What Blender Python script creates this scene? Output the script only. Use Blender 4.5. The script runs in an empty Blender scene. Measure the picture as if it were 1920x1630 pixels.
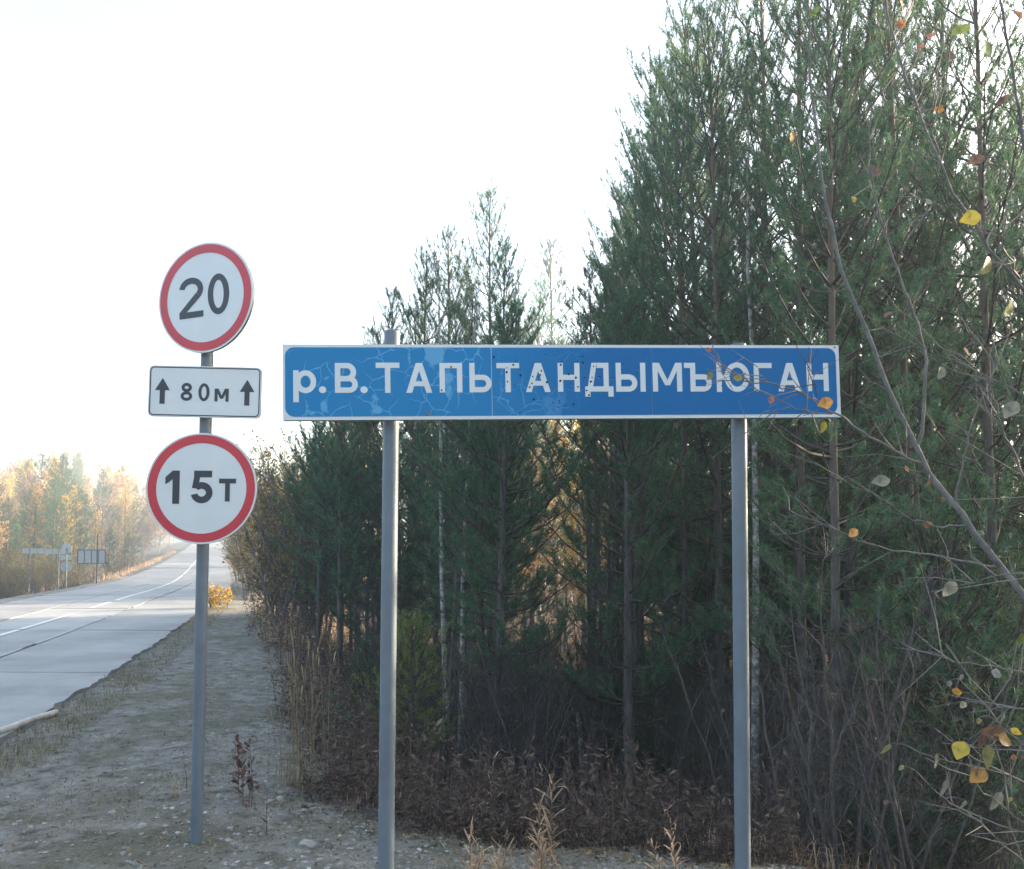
import bpy, math
import numpy as np
from mathutils import Vector, Matrix

# ------------------------------------------------------------------ camera, sky, sun, exposure
scene = bpy.context.scene
COL = scene.collection
R = math.radians
FPX, CX, CY = 1500.0, 960.0, 967.0          # focal length and principal point, in pixels of the 1920 x 1630 photograph
EYE = 1.87
cam_d = bpy.data.cameras.new('camera')
cam = bpy.data.objects.new('camera', cam_d)
COL.objects.link(cam)
cam_d.sensor_width = 36.0
cam_d.lens = FPX / 1920.0 * 36.0
cam_d.shift_y = (CY - 815.0) / 1920.0
cam_d.clip_start = 0.05
cam_d.clip_end = 6000.0
CAM_M = Matrix.Translation((0, 0, EYE)) @ Matrix.Rotation(R(90 + 2.6), 4, 'X') @ Matrix.Rotation(R(0.26), 4, 'Z')
cam.matrix_world = CAM_M
scene.camera = cam

SUN_AZ, SUN_EL = R(66), R(11.5)
world = bpy.data.worlds.new("World")
scene.world = world
world.use_nodes = True
wn = world.node_tree.nodes
sky = wn.new('ShaderNodeTexSky')
sky.sky_type = 'NISHITA'
sky.sun_disc = False
sky.sun_elevation = SUN_EL
sky.sun_rotation = SUN_AZ
sky.air_density = 1.0
sky.dust_density = 4.0
sky.ozone_density = 1.0
pale = wn.new('ShaderNodeHueSaturation')          # thin high haze: the whole sky a little paler
pale.inputs['Saturation'].default_value = 0.92
world.node_tree.links.new(sky.outputs[0], pale.inputs['Color'])
world.node_tree.links.new(pale.outputs[0], wn['Background'].inputs[0])
wn['Background'].inputs[1].default_value = 0.15
sun_vec = Vector((math.sin(SUN_AZ) * math.cos(SUN_EL), math.cos(SUN_AZ) * math.cos(SUN_EL), math.sin(SUN_EL)))
sun_d = bpy.data.lights.new('sun', 'SUN')
sun_d.energy = 5.0
sun_d.angle = R(0.6)
sun_d.color = (1.0, 0.80, 0.56)
sun = bpy.data.objects.new('sun', sun_d)
COL.objects.link(sun)
sun.rotation_euler = sun_vec.to_track_quat('Z', 'Y').to_euler()
sun.location = sun_vec * 60
vs = scene.view_settings
vs.view_transform = 'Standard'
vs.look = 'None'
vs.exposure = 2.58
vs.gamma = 1.0

rng = np.random.default_rng(7)
U = rng.uniform


def P(px, py, d):
    """point at depth d (metres along the view axis) behind a pixel of the photograph"""
    return CAM_M @ Vector(((px - CX) / FPX * d, -(py - CY) / FPX * d, -d))


def ray_plane(px, py, o, n):
    c = CAM_M.translation
    v = P(px, py, 1.0) - c
    return c + v * ((o - c).dot(n) / v.dot(n))


CAM_INV = CAM_M.inverted()


def at_px(px, d):
    q = P(px, 1035, d)
    return q.x, q.y



def to_px(v):
    q = CAM_INV @ Vector(v)
    return CX + FPX * q.x / -q.z, CY - FPX * q.y / -q.z, -q.z


# ------------------------------------------------------------------ materials
MATS = {}


def mat(name):
    m = bpy.data.materials.new(name)
    m.use_nodes = True
    MATS[name] = m
    nt = m.node_tree
    return m, nt, nt.nodes, nt.links, nt.nodes['Principled BSDF']


def ramp(nodes, stops):
    r = nodes.new('ShaderNodeValToRGB')
    el = r.color_ramp.elements
    while len(el) < len(stops):
        el.new(0.5)
    for e, (p, c) in zip(el, stops):
        e.position = p
        e.color = (*c, 1)
    return r


def simple(name, col, rough=0.6, metal=0.0, spec=0.5, noise=0.0, scale=20.0, bump=0.0):
    m, nt, n, l, b = mat(name)
    b.inputs['Base Color'].default_value = (*col, 1)
    b.inputs['Roughness'].default_value = rough
    b.inputs['Metallic'].default_value = metal
    b.inputs['Specular IOR Level'].default_value = spec
    if noise or bump:
        tc = n.new('ShaderNodeTexCoord')
        t = n.new('ShaderNodeTexNoise')
        t.inputs['Scale'].default_value = scale
        t.inputs['Detail'].default_value = 6
        l.new(tc.outputs['Object'], t.inputs['Vector'])
        if noise:
            r = ramp(n, [(0.3, tuple(c * (1 - noise) for c in col)), (0.7, tuple(min(1, c * (1 + noise)) for c in col))])
            l.new(t.outputs['Fac'], r.inputs['Fac'])
            l.new(r.outputs['Color'], b.inputs['Base Color'])
        if bump:
            bp = n.new('ShaderNodeBump')
            bp.inputs['Strength'].default_value = bump
            bp.inputs['Distance'].default_value = 0.01
            l.new(t.outputs['Fac'], bp.inputs['Height'])
            l.new(bp.outputs['Normal'], b.inputs['Normal'])
    return m


def foliage(name, stops, transl=0.35, rough=0.55, obj_var=0.35):
    """leaf / needle material: colour varies from piece to piece and from plant to plant"""
    m, nt, n, l, b = mat(name)
    g = n.new('ShaderNodeNewGeometry')
    r = ramp(n, stops)
    l.new(g.outputs['Random Per Island'], r.inputs['Fac'])
    oi = n.new('ShaderNodeObjectInfo')
    mr = n.new('ShaderNodeMapRange')
    mr.inputs['To Min'].default_value = 1 - obj_var
    mr.inputs['To Max'].default_value = 1 + obj_var
    l.new(oi.outputs['Random'], mr.inputs['Value'])
    hs = n.new('ShaderNodeHueSaturation')
    l.new(mr.outputs['Result'], hs.inputs['Value'])
    l.new(r.outputs['Color'], hs.inputs['Color'])
    l.new(hs.outputs['Color'], b.inputs['Base Color'])
    b.inputs['Roughness'].default_value = rough
    b.inputs['Specular IOR Level'].default_value = 0.3
    if transl:
        t = n.new('ShaderNodeBsdfTranslucent')
        l.new(hs.outputs['Color'], t.inputs['Color'])
        mx = n.new('ShaderNodeMixShader')
        mx.inputs['Fac'].default_value = transl
        l.new(b.outputs[0], mx.inputs[1])
        l.new(t.outputs[0], mx.inputs[2])
        l.new(mx.outputs[0], n['Material Output'].inputs['Surface'])
    return m


foliage('needle', [(0.0, (0.045, 0.110, 0.075)), (0.6, (0.076, 0.168, 0.100)), (0.93, (0.12, 0.19, 0.08)), (1.0, (0.20, 0.16, 0.05))])
foliage('needle_dark', [(0.0, (0.022, 0.054, 0.036)), (1.0, (0.045, 0.092, 0.052))])
foliage('needle_young', [(0.0, (0.11, 0.16, 0.05)), (1.0, (0.21, 0.25, 0.075))])
foliage('larch_gold', [(0.0, (0.40, 0.24, 0.04)), (1.0, (0.62, 0.42, 0.08))], 0.5)
foliage('leaf_gold', [(0.0, (0.30, 0.20, 0.03)), (0.5, (0.52, 0.38, 0.07)), (1.0, (0.26, 0.26, 0.07))], 0.5)
foliage('leaf_orange', [(0.0, (0.30, 0.18, 0.11)), (0.5, (0.45, 0.29, 0.16)), (1.0, (0.40, 0.33, 0.14))], 0.5)
foliage('leaf_willow', [(0.0, (0.13, 0.115, 0.04)), (0.6, (0.27, 0.21, 0.06)), (1.0, (0.40, 0.27, 0.07))], 0.45)
foliage('leaf_dry', [(0.0, (0.070, 0.050, 0.044)), (0.6, (0.15, 0.108, 0.092)), (0.93, (0.23, 0.175, 0.14)), (1.0, (0.34, 0.30, 0.25))], 0.25)
foliage('leaf_russet', [(0.0, (0.075, 0.042, 0.036)), (0.7, (0.125, 0.075, 0.062)), (1.0, (0.40, 0.32, 0.27))], 0.25)
foliage('leaf_tan', [(0.0, (0.30, 0.20, 0.13)), (1.0, (0.58, 0.43, 0.30))], 0.3)
foliage('straw', [(0.0, (0.25, 0.19, 0.10)), (0.7, (0.44, 0.35, 0.20)), (1.0, (0.58, 0.50, 0.34))], 0.25)
foliage('grass_dull', [(0.0, (0.10, 0.095, 0.055)), (0.6, (0.19, 0.17, 0.10)), (1.0, (0.36, 0.30, 0.19))], 0.2)
foliage('litter', [(0.0, (0.05, 0.035, 0.025)), (0.6, (0.13, 0.085, 0.055)), (0.93, (0.24, 0.15, 0.08)), (1.0, (0.42, 0.30, 0.12))], 0.15)
simple('twig_bark', (0.060, 0.050, 0.046), 0.8, noise=0.4, scale=30)
simple('twig_pale', (0.155, 0.145, 0.138), 0.7, noise=0.3, scale=25)
simple('twig_pink', (0.24, 0.15, 0.12), 0.8, noise=0.3, scale=3)
simple('dead_twig', (0.075, 0.068, 0.068), 0.85, noise=0.35, scale=20)
simple('stem_red', (0.105, 0.068, 0.056), 0.7)
simple('stone', (0.30, 0.29, 0.27), 0.9, noise=0.35, scale=12, bump=0.5)
simple('pipe_paint', (0.125, 0.16, 0.20), 0.45, noise=0.10, scale=9, bump=0.06)
simple('galvanised', (0.40, 0.42, 0.44), 0.42, metal=0.75, noise=0.15, scale=14)
simple('film_white', (0.63, 0.66, 0.68), 0.38, noise=0.035, scale=5)
simple('film_red', (0.52, 0.035, 0.055), 0.36, noise=0.05, scale=5)
simple('film_black', (0.028, 0.034, 0.05), 0.42)
simple('dark_hole', (0.012, 0.012, 0.015), 0.9)
simple('frame_dark', (0.035, 0.045, 0.06), 0.5)
simple('pale_wood', (0.50, 0.46, 0.40), 0.8, noise=0.25, scale=9, bump=0.3)
simple('line_paint', (0.66, 0.66, 0.64), 0.7, noise=0.22, scale=6)


def bark(name, cols, scale=(14, 14, 3), top=None):
    m, nt, n, l, b = mat(name)
    tc = n.new('ShaderNodeTexCoord')
    mp = n.new('ShaderNodeMapping')
    mp.inputs['Scale'].default_value = scale
    l.new(tc.outputs['Object'], mp.inputs['Vector'])
    t = n.new('ShaderNodeTexNoise')
    t.inputs['Scale'].default_value = 1.6
    t.inputs['Detail'].default_value = 8
    t.inputs['Roughness'].default_value = 0.65
    l.new(mp.outputs['Vector'], t.inputs['Vector'])
    r = ramp(n, [(0.32, cols[0]), (0.52, cols[1]), (0.72, cols[2])])
    l.new(t.outputs['Fac'], r.inputs['Fac'])
    out = r.outputs['Color']
    if top:      # Scots pine: the bark turns orange high on the trunk
        sx = n.new('ShaderNodeSeparateXYZ')
        l.new(tc.outputs['Object'], sx.inputs[0])
        mr = n.new('ShaderNodeMapRange')
        mr.inputs['From Min'].default_value = 3.0
        mr.inputs['From Max'].default_value = 7.0
        l.new(sx.outputs['Z'], mr.inputs['Value'])
        mx = n.new('ShaderNodeMix')
        mx.data_type = 'RGBA'
        mx.inputs['B'].default_value = (*top, 1)
        l.new(mr.outputs['Result'], mx.inputs['Factor'])
        l.new(out, mx.inputs['A'])
        out = mx.outputs['Result']
    l.new(out, b.inputs['Base Color'])
    b.inputs['Roughness'].default_value = 0.85
    bp = n.new('ShaderNodeBump')
    bp.inputs['Strength'].default_value = 0.6
    bp.inputs['Distance'].default_value = 0.02
    l.new(t.outputs['Fac'], bp.inputs['Height'])
    l.new(bp.outputs['Normal'], b.inputs['Normal'])
    return m


bark('bark_pine', [(0.040, 0.037, 0.037), (0.085, 0.079, 0.077), (0.14, 0.13, 0.126)], top=(0.11, 0.080, 0.062))
bark('bark_birch', [(0.035, 0.033, 0.034), (0.27, 0.26, 0.25), (0.56, 0.55, 0.53)], (5, 5, 9))
bark('bark_grey', [(0.075, 0.073, 0.07), (0.14, 0.135, 0.13), (0.21, 0.205, 0.195)], (10, 10, 8))


def road_mat(name, base, dark, light):
    m, nt, n, l, b = mat(name)
    g = n.new('ShaderNodeNewGeometry')
    t = n.new('ShaderNodeTexNoise')
    t.inputs['Scale'].default_value = 0.55
    t.inputs['Detail'].default_value = 9
    t.inputs['Roughness'].default_value = 0.66
    l.new(g.outputs['Position'], t.inputs['Vector'])
    r = ramp(n, [(0.30, dark), (0.5, base), (0.72, light)])
    l.new(t.outputs['Fac'], r.inputs['Fac'])
    t2 = n.new('ShaderNodeTexNoise')
    t2.inputs['Scale'].default_value = 60
    t2.inputs['Detail'].default_value = 4
    l.new(g.outputs['Position'], t2.inputs['Vector'])
    mx = n.new('ShaderNodeMix')
    mx.data_type = 'RGBA'
    mx.blend_type = 'OVERLAY'
    mx.inputs['Factor'].default_value = 0.55
    l.new(r.outputs['Color'], mx.inputs['A'])
    l.new(t2.outputs['Color'], mx.inputs['B'])
    hs = n.new('ShaderNodeHueSaturation')
    hs.inputs['Saturation'].default_value = 0.45
    l.new(mx.outputs['Result'], hs.inputs['Color'])
    l.new(hs.outputs['Color'], b.inputs['Base Color'])
    b.inputs['Roughness'].default_value = 0.62
    bp = n.new('ShaderNodeBump')
    bp.inputs['Strength'].default_value = 0.35
    bp.inputs['Distance'].default_value = 0.01
    l.new(t2.outputs['Fac'], bp.inputs['Height'])
    l.new(bp.outputs['Normal'], b.inputs['Normal'])


road_mat('asphalt', (0.255, 0.248, 0.24), (0.16, 0.157, 0.155), (0.34, 0.33, 0.315))
road_mat('asphalt_patch', (0.32, 0.31, 0.30), (0.23, 0.225, 0.22), (0.39, 0.38, 0.365))
road_mat('asphalt_dark', (0.10, 0.10, 0.102), (0.07, 0.07, 0.07), (0.14, 0.14, 0.14))


def ground_mat():
    m, nt, n, l, b = mat('ground')
    g = n.new('ShaderNodeNewGeometry')
    at = n.new('ShaderNodeAttribute')
    at.attribute_name = 'forest'
    def noise(scale, det, rough=0.6):
        t = n.new('ShaderNodeTexNoise')
        t.inputs['Scale'].default_value = scale
        t.inputs['Detail'].default_value = det
        t.inputs['Roughness'].default_value = rough
        l.new(g.outputs['Position'], t.inputs['Vector'])
        return t
    big, mid, fine = noise(0.7, 8), noise(5.0, 8, 0.7), noise(55, 5, 0.7)
    grav = ramp(n, [(0.36, (0.12, 0.113, 0.098)), (0.48, (0.265, 0.252, 0.225)), (0.64, (0.39, 0.375, 0.345))])
    l.new(mid.outputs['Fac'], grav.inputs['Fac'])
    grass = ramp(n, [(0.3, (0.10, 0.10, 0.062)), (0.7, (0.22, 0.205, 0.14))])
    l.new(fine.outputs['Fac'], grass.inputs['Fac'])
    sel = ramp(n, [(0.47, (0, 0, 0)), (0.60, (1, 1, 1))])
    l.new(big.outputs['Fac'], sel.inputs['Fac'])
    m1 = n.new('ShaderNodeMix'); m1.data_type = 'RGBA'
    m2f = n.new('ShaderNodeMath'); m2f.operation = 'MULTIPLY'; m2f.inputs[1].default_value = 0.75
    l.new(sel.outputs['Color'], m2f.inputs[0])
    l.new(m2f.outputs[0], m1.inputs['Factor'])
    l.new(grav.outputs['Color'], m1.inputs['A'])
    l.new(grass.outputs['Color'], m1.inputs['B'])
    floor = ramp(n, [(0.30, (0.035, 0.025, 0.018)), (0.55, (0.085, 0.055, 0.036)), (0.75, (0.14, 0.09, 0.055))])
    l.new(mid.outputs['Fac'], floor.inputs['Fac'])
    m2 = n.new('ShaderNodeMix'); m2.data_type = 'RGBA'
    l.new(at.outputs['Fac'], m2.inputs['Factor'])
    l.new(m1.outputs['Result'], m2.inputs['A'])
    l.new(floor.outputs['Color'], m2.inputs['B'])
    ov = n.new('ShaderNodeMix'); ov.data_type = 'RGBA'; ov.blend_type = 'OVERLAY'
    ov.inputs['Factor'].default_value = 0.6
    bw = n.new('ShaderNodeRGBToBW')
    l.new(fine.outputs['Color'], bw.inputs[0])
    l.new(m2.outputs['Result'], ov.inputs['A'])
    l.new(bw.outputs[0], ov.inputs['B'])
    l.new(ov.outputs['Result'], b.inputs['Base Color'])
    b.inputs['Roughness'].default_value = 0.95
    b.inputs['Specular IOR Level'].default_value = 0.2
    bp = n.new('ShaderNodeBump')
    bp.inputs['Strength'].default_value = 1.0
    bp.inputs['Distance'].default_value = 0.04
    l.new(fine.outputs['Fac'], bp.inputs['Height'])
    l.new(bp.outputs['Normal'], b.inputs['Normal'])


ground_mat()


def blue_film():
    """weathered blue film: crazed and flaked at the left end, dented in the middle (object X runs along the sign)"""
    m, nt, n, l, b = mat('film_blue')
    tc = n.new('ShaderNodeTexCoord')
    nz = n.new('ShaderNodeTexNoise'); nz.inputs['Scale'].default_value = 9; nz.inputs['Detail'].default_value = 5
    l.new(tc.outputs['Object'], nz.inputs['Vector'])
    add = n.new('ShaderNodeVectorMath'); add.operation = 'MULTIPLY_ADD'
    add.inputs[1].default_value = (0.09, 0.09, 0.09)
    l.new(nz.outputs['Color'], add.inputs[0])
    l.new(tc.outputs['Object'], add.inputs[2])
    vo = n.new('ShaderNodeTexVoronoi'); vo.feature = 'DISTANCE_TO_EDGE'; vo.inputs['Scale'].default_value = 11
    l.new(add.outputs[0], vo.inputs['Vector'])
    crack = ramp(n, [(0.008, (1, 1, 1)), (0.034, (0, 0, 0))])
    l.new(vo.outputs['Distance'], crack.inputs['Fac'])
    patch = n.new('ShaderNodeTexNoise'); patch.inputs['Scale'].default_value = 4.2; patch.inputs['Detail'].default_value = 4
    l.new(tc.outputs['Object'], patch.inputs['Vector'])
    pm = ramp(n, [(0.44, (0, 0, 0)), (0.52, (1, 1, 1))])
    l.new(patch.outputs['Fac'], pm.inputs['Fac'])
    sx = n.new('ShaderNodeSeparateXYZ'); l.new(tc.outputs['Object'], sx.inputs[0])
    left = n.new('ShaderNodeMapRange')
    left.inputs['From Min'].default_value = 0.15; left.inputs['From Max'].default_value = -0.45
    l.new(sx.outputs['X'], left.inputs['Value'])
    flake = ramp(n, [(0.625, (0, 0, 0)), (0.645, (1, 1, 1))])
    l.new(patch.outputs['Fac'], flake.inputs['Fac'])
    mul = n.new('ShaderNodeMath'); mul.operation = 'MULTIPLY'
    l.new(crack.outputs['Color'], mul.inputs[0]); l.new(pm.outputs['Color'], mul.inputs[1])
    mxx = n.new('ShaderNodeMath'); mxx.operation = 'MAXIMUM'
    l.new(mul.outputs[0], mxx.inputs[0]); l.new(flake.outputs['Color'], mxx.inputs[1])
    mul2 = n.new('ShaderNodeMath'); mul2.operation = 'MULTIPLY'
    l.new(mxx.outputs[0], mul2.inputs[0]); l.new(left.outputs['Result'], mul2.inputs[1])
    sc = n.new('ShaderNodeMath'); sc.operation = 'MULTIPLY'; sc.inputs[1].default_value = 0.62
    l.new(mul2.outputs[0], sc.inputs[0])
    glare_veil = n.new('ShaderNodeMix'); glare_veil.data_type = 'RGBA'
    glare_veil.inputs['A'].default_value = (0.002, 0.128, 0.36, 1)
    glare_veil.inputs['B'].default_value = (0.010, 0.195, 0.45, 1)  # lighter towards the left: veil of glare painted into the film colour
    l.new(left.outputs['Result'], glare_veil.inputs['Factor'])
    mx = n.new('ShaderNodeMix'); mx.data_type = 'RGBA'
    mx.inputs['B'].default_value = (0.16, 0.42, 0.66, 1)
    l.new(sc.outputs[0], mx.inputs['Factor'])
    l.new(glare_veil.outputs['Result'], mx.inputs['A'])
    l.new(mx.outputs['Result'], b.inputs['Base Color'])
    b.inputs['Roughness'].default_value = 0.42
    b.inputs['Specular IOR Level'].default_value = 0.25
    # dents
    dn = n.new('ShaderNodeTexVoronoi'); dn.inputs['Scale'].default_value = 26
    l.new(add.outputs[0], dn.inputs['Vector'])
    dr = ramp(n, [(0.05, (0, 0, 0)), (0.30, (1, 1, 1))])
    l.new(dn.outputs['Distance'], dr.inputs['Fac'])
    m0 = n.new('ShaderNodeMapRange'); m0.inputs['From Min'].default_value = 0.55; m0.inputs['From Max'].default_value = 0.1
    ab = n.new('ShaderNodeMath'); ab.operation = 'ABSOLUTE'
    sh = n.new('ShaderNodeMath'); sh.operation = 'SUBTRACT'; sh.inputs[1].default_value = 0.05
    l.new(sx.outputs['X'], sh.inputs[0]); l.new(sh.outputs[0], ab.inputs[0]); l.new(ab.outputs[0], m0.inputs['Value'])
    pk = ramp(n, [(0.5, (0, 0, 0)), (0.6, (1, 1, 1))]); l.new(nz.outputs['Fac'], pk.inputs['Fac'])
    bs = n.new('ShaderNodeMath'); bs.operation = 'MULTIPLY'
    l.new(m0.outputs['Result'], bs.inputs[0]); l.new(pk.outputs['Color'], bs.inputs[1])
    bs2 = n.new('ShaderNodeMath'); bs2.operation = 'MULTIPLY'; bs2.inputs[1].default_value = 0.7
    l.new(bs.outputs[0], bs2.inputs[0])
    bp = n.new('ShaderNodeBump'); bp.inputs['Distance'].default_value = 0.012
    l.new(bs2.outputs[0], bp.inputs['Strength'])
    l.new(dr.outputs['Color'], bp.inputs['Height'])
    l.new(bp.outputs['Normal'], b.inputs['Normal'])


blue_film()

# ------------------------------------------------------------------ mesh helpers


def nrm(a):
    return a / np.maximum(np.linalg.norm(a, axis=-1, keepdims=True), 1e-9)


class MB:
    """collects faces and links them as one mesh object"""
    def __init__(self):
        self.v, self.f, self.nv = [], [], 0

    def _add(self, verts, faces, m, smooth=False):
        verts = np.asarray(verts, float).reshape(-1, 3)
        faces = np.asarray(faces, np.int64)
        self.v.append(verts)
        self.f.append((faces + self.nv, m, smooth))
        self.nv += len(verts)

    def tris(self, t, m=0):
        t = np.asarray(t, float)
        self._add(t.reshape(-1, 3), np.arange(len(t) * 3).reshape(-1, 3), m)

    def quads(self, q, m=0):
        q = np.asarray(q, float)
        self._add(q.reshape(-1, 3), np.arange(len(q) * 4).reshape(-1, 4), m)

    def poly(self, pts, m=0):
        self._add(pts, np.arange(len(pts)).reshape(1, -1), m)

    def tube(self, pts, rad, n=5, m=0, cap=False):
        pts = np.asarray(pts, float)
        rad = np.broadcast_to(np.asarray(rad, float), (len(pts),))
        d = nrm(np.gradient(pts, axis=0))
        up = np.array([0.0, 0.0, 1.0]) if abs(d[0][2]) < 0.9 else np.array([1.0, 0.0, 0.0])
        u = nrm(np.cross(d, up))
        w = np.cross(d, u)
        a = np.linspace(0, 2 * np.pi, n, endpoint=False)
        ring = pts[:, None] + rad[:, None, None] * (np.cos(a)[None, :, None] * u[:, None] + np.sin(a)[None, :, None] * w[:, None])
        k = len(pts)
        i, j = np.meshgrid(np.arange(k - 1), np.arange(n), indexing='ij')
        a0 = i * n + j
        a1 = i * n + (j + 1) % n
        self._add(ring.reshape(-1, 3), np.stack([a0, a0 + n, a1 + n, a1], -1).reshape(-1, 4), m, True)
        if cap:
            self.poly(ring[0], m)
            self.poly(ring[-1][::-1], m)

    def box(self, lo, hi, m=0):
        x0, y0, z0 = lo
        x1, y1, z1 = hi
        v = [(x0, y0, z0), (x1, y0, z0), (x1, y1, z0), (x0, y1, z0), (x0, y0, z1), (x1, y0, z1), (x1, y1, z1), (x0, y1, z1)]
        self._add(v, [(0, 3, 2, 1), (4, 5, 6, 7), (0, 1, 5, 4), (1, 2, 6, 5), (2, 3, 7, 6), (3, 0, 4, 7)], m)

    def prism(self, pts2, y0, y1, m=0, mside=None):
        """outline in (x, z), extruded along y; the front (y0) faces -y"""
        n = len(pts2)
        f = [(x, y0, z) for x, z in pts2]
        b = [(x, y1, z) for x, z in pts2]
        self.poly(f, m)
        self.poly(b[::-1], m if mside is None else mside)
        i = np.arange(n)
        self._add(f + b, np.stack([i, i + n, (i + 1) % n + n, (i + 1) % n], -1), m if mside is None else mside)

    def mesh(self, name, mats):
        me = bpy.data.meshes.new(name)
        v = np.concatenate(self.v) if self.v else np.zeros((0, 3))
        loops, starts, tot, mi, sm = [], [], [], [], []
        s = 0
        for f, m, smooth in self.f:
            k = f.shape[1]
            loops.append(f.reshape(-1))
            starts.append(s + np.arange(len(f)) * k)
            tot.append(np.full(len(f), k))
            mi.append(np.full(len(f), m))
            sm.append(np.full(len(f), smooth))
            s += len(f) * k
        me.vertices.add(len(v))
        me.vertices.foreach_set('co', v.astype(np.float32).reshape(-1))
        me.loops.add(s)
        me.loops.foreach_set('vertex_index', np.concatenate(loops).astype(np.int32))
        me.polygons.add(sum(len(x) for x in starts))
        me.polygons.foreach_set('loop_start', np.concatenate(starts).astype(np.int32))
        me.polygons.foreach_set('material_index', np.concatenate(mi).astype(np.int32))
        me.polygons.foreach_set('use_smooth', np.concatenate(sm))
        for m in mats:
            me.materials.append(MATS[m])
        me.update(calc_edges=True)
        me.validate()
        return me

    def build(self, name, mats, parent=None):
        return link(name, self.mesh(name, [mats] if isinstance(mats, str) else mats), parent)


def link(name, me, parent=None):
    o = bpy.data.objects.new(name, me)
    COL.objects.link(o)
    if parent:
        o.parent = parent
    return o


def tag(o, label=None, cat=None, group=None, kind=None):
    if label:
        o['label'] = label
    if cat:
        o['category'] = cat
    if group:
        o['group'] = group
    if kind:
        o['kind'] = kind
    return o


def thing(name, label, cat, group=None, loc=(0, 0, 0), rz=0.0, s=1.0):
    o = bpy.data.objects.new(name, None)
    o.empty_display_size = 0.2
    COL.objects.link(o)
    o.location = loc
    o.rotation_euler = (0, 0, rz)
    o.scale = (s, s, s)
    return tag(o, label, cat, group)


def copy_tree(o, parent=None):
    c = o.copy()
    COL.objects.link(c)
    c.parent = parent
    for ch in [q for q in COL.objects if q.parent == o]:
        copy_tree(ch, c)
    return c


def smooth(x, a, b):
    t = np.clip((np.asarray(x, float) - a) / (b - a), 0, 1)
    return t * t * (3 - 2 * t)


# ------------------------------------------------------------------ lie of the land
_ry = np.array([-60, -40, 0, 8, 14, 23, 44, 60, 105, 180, 262, 400, 900.])
_rx = np.array([4, 1.5, -3.3, -4.95, -6.5, -9.0, -15.3, -21, -37.5, -65, -96, -150, -340.])
_zy = np.array([-60, 0, 35, 45, 58, 80, 105, 180, 262, 330, 900.])
_zz = np.array([0, 0, 0, -0.12, -0.12, 0.2, 0.75, 2.9, 5.6, 6.2, 6.3])


def _sm(ys, xs, q):
    q = np.asarray(q, float)
    return np.mean([np.interp(q + d * (3 + np.abs(q) * 0.12), ys, xs) for d in np.linspace(-1, 1, 9)], axis=0)


def road_r(y):
    return _sm(_ry, _rx, y)


def road_z(y):
    return _sm(_zy, _zz, y)


ROAD_W = 6.9


def road_l(y):
    return road_r(y) - ROAD_W * np.sqrt(1 + ((road_r(y + 1) - road_r(y - 1)) / 2) ** 2)


EDGE = np.array([(9, -50), (4.5, -12), (3.6, -3), (3.1, 1.5), (2.5, 3.6), (1.57, 4.75), (0.2, 5.1), (-0.75, 5.25), (-1.6, 6.1), (-2.7, 8.9), (-4.0, 13.7),
                 (-6.0, 19), (-7.6, 24), (-13.8, 44), (-19.3, 60), (-35.5, 105), (-62.5, 180), (-93, 262), (-147, 400), (-340, 900)], float)


def edge_d(x, y):
    """signed distance from the brink of the embankment, positive on the forest side"""
    p = np.stack(np.broadcast_arrays(np.asarray(x, float), np.asarray(y, float)), -1)
    best = np.full(p.shape[:-1], 1e9)
    sgn = np.ones(p.shape[:-1])
    for a, b in zip(EDGE[:-1], EDGE[1:]):
        ab = b - a
        t = np.clip(((p - a) @ ab) / (ab @ ab), 0, 1)
        q = p - (a + t[..., None] * ab)
        d = np.linalg.norm(q, axis=-1)
        cr = ab[0] * (p[..., 1] - a[1]) - ab[1] * (p[..., 0] - a[0])
        m = d < best
        best = np.where(m, d, best)
        sgn = np.where(m, np.where(cr < 0, 1.0, -1.0), sgn)
    return best * sgn


def wob(x, y):
    return (np.sin(x * 1.7 + 0.6 * y) * np.cos(y * 1.3 - 0.8 * x) + 0.6 * np.sin(x * 3.9 - y * 2.7 + 1.3) + 0.5 * np.sin(y * 4.6 + x * 1.1)) / 2.1


def ground_z(x, y):
    x, y = np.asarray(x, float), np.asarray(y, float)
    d = edge_d(x, y) + 0.18 * wob(x * 1.3, y * 1.3)
    z = road_z(y) - 1.15 * smooth(d, -0.15, 3.0) - 0.25 * smooth(d, 3, 14)
    dl = road_l(y) - x
    z = z - 1.35 * smooth(dl, 0.9, 3.6)
    xr = road_r(y)
    on = (x < xr + 0.02) & (dl < 0.02)
    off = np.minimum(np.abs(x - xr), np.abs(dl))
    z = z + 0.030 * wob(x, y) * smooth(np.where(on, 0, off), 0.2, 1.2) + 0.10 * wob(x * 0.7, y * 0.7) * smooth(d, 0.8, 3) * (1 - smooth(np.hypot(x, y), 22, 40))
    return z - np.where(on, 0.10, 0)


def gz(x, y):
    return float(ground_z(np.array([x]), np.array([y]))[0])


def on_ground(px, py):
    """where the ray through a pixel meets the land"""
    ds = np.concatenate([np.arange(2.2, 30, 0.03), np.arange(30, 300, 0.25)])
    c = np.array(CAM_M.translation)
    v = np.array(P(px, py, 1.0)) - c
    q = c + ds[:, None] * v
    h = q[:, 2] - ground_z(q[:, 0], q[:, 1])
    i = int(np.argmax(h < 0))
    return Vector(q[i])


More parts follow.
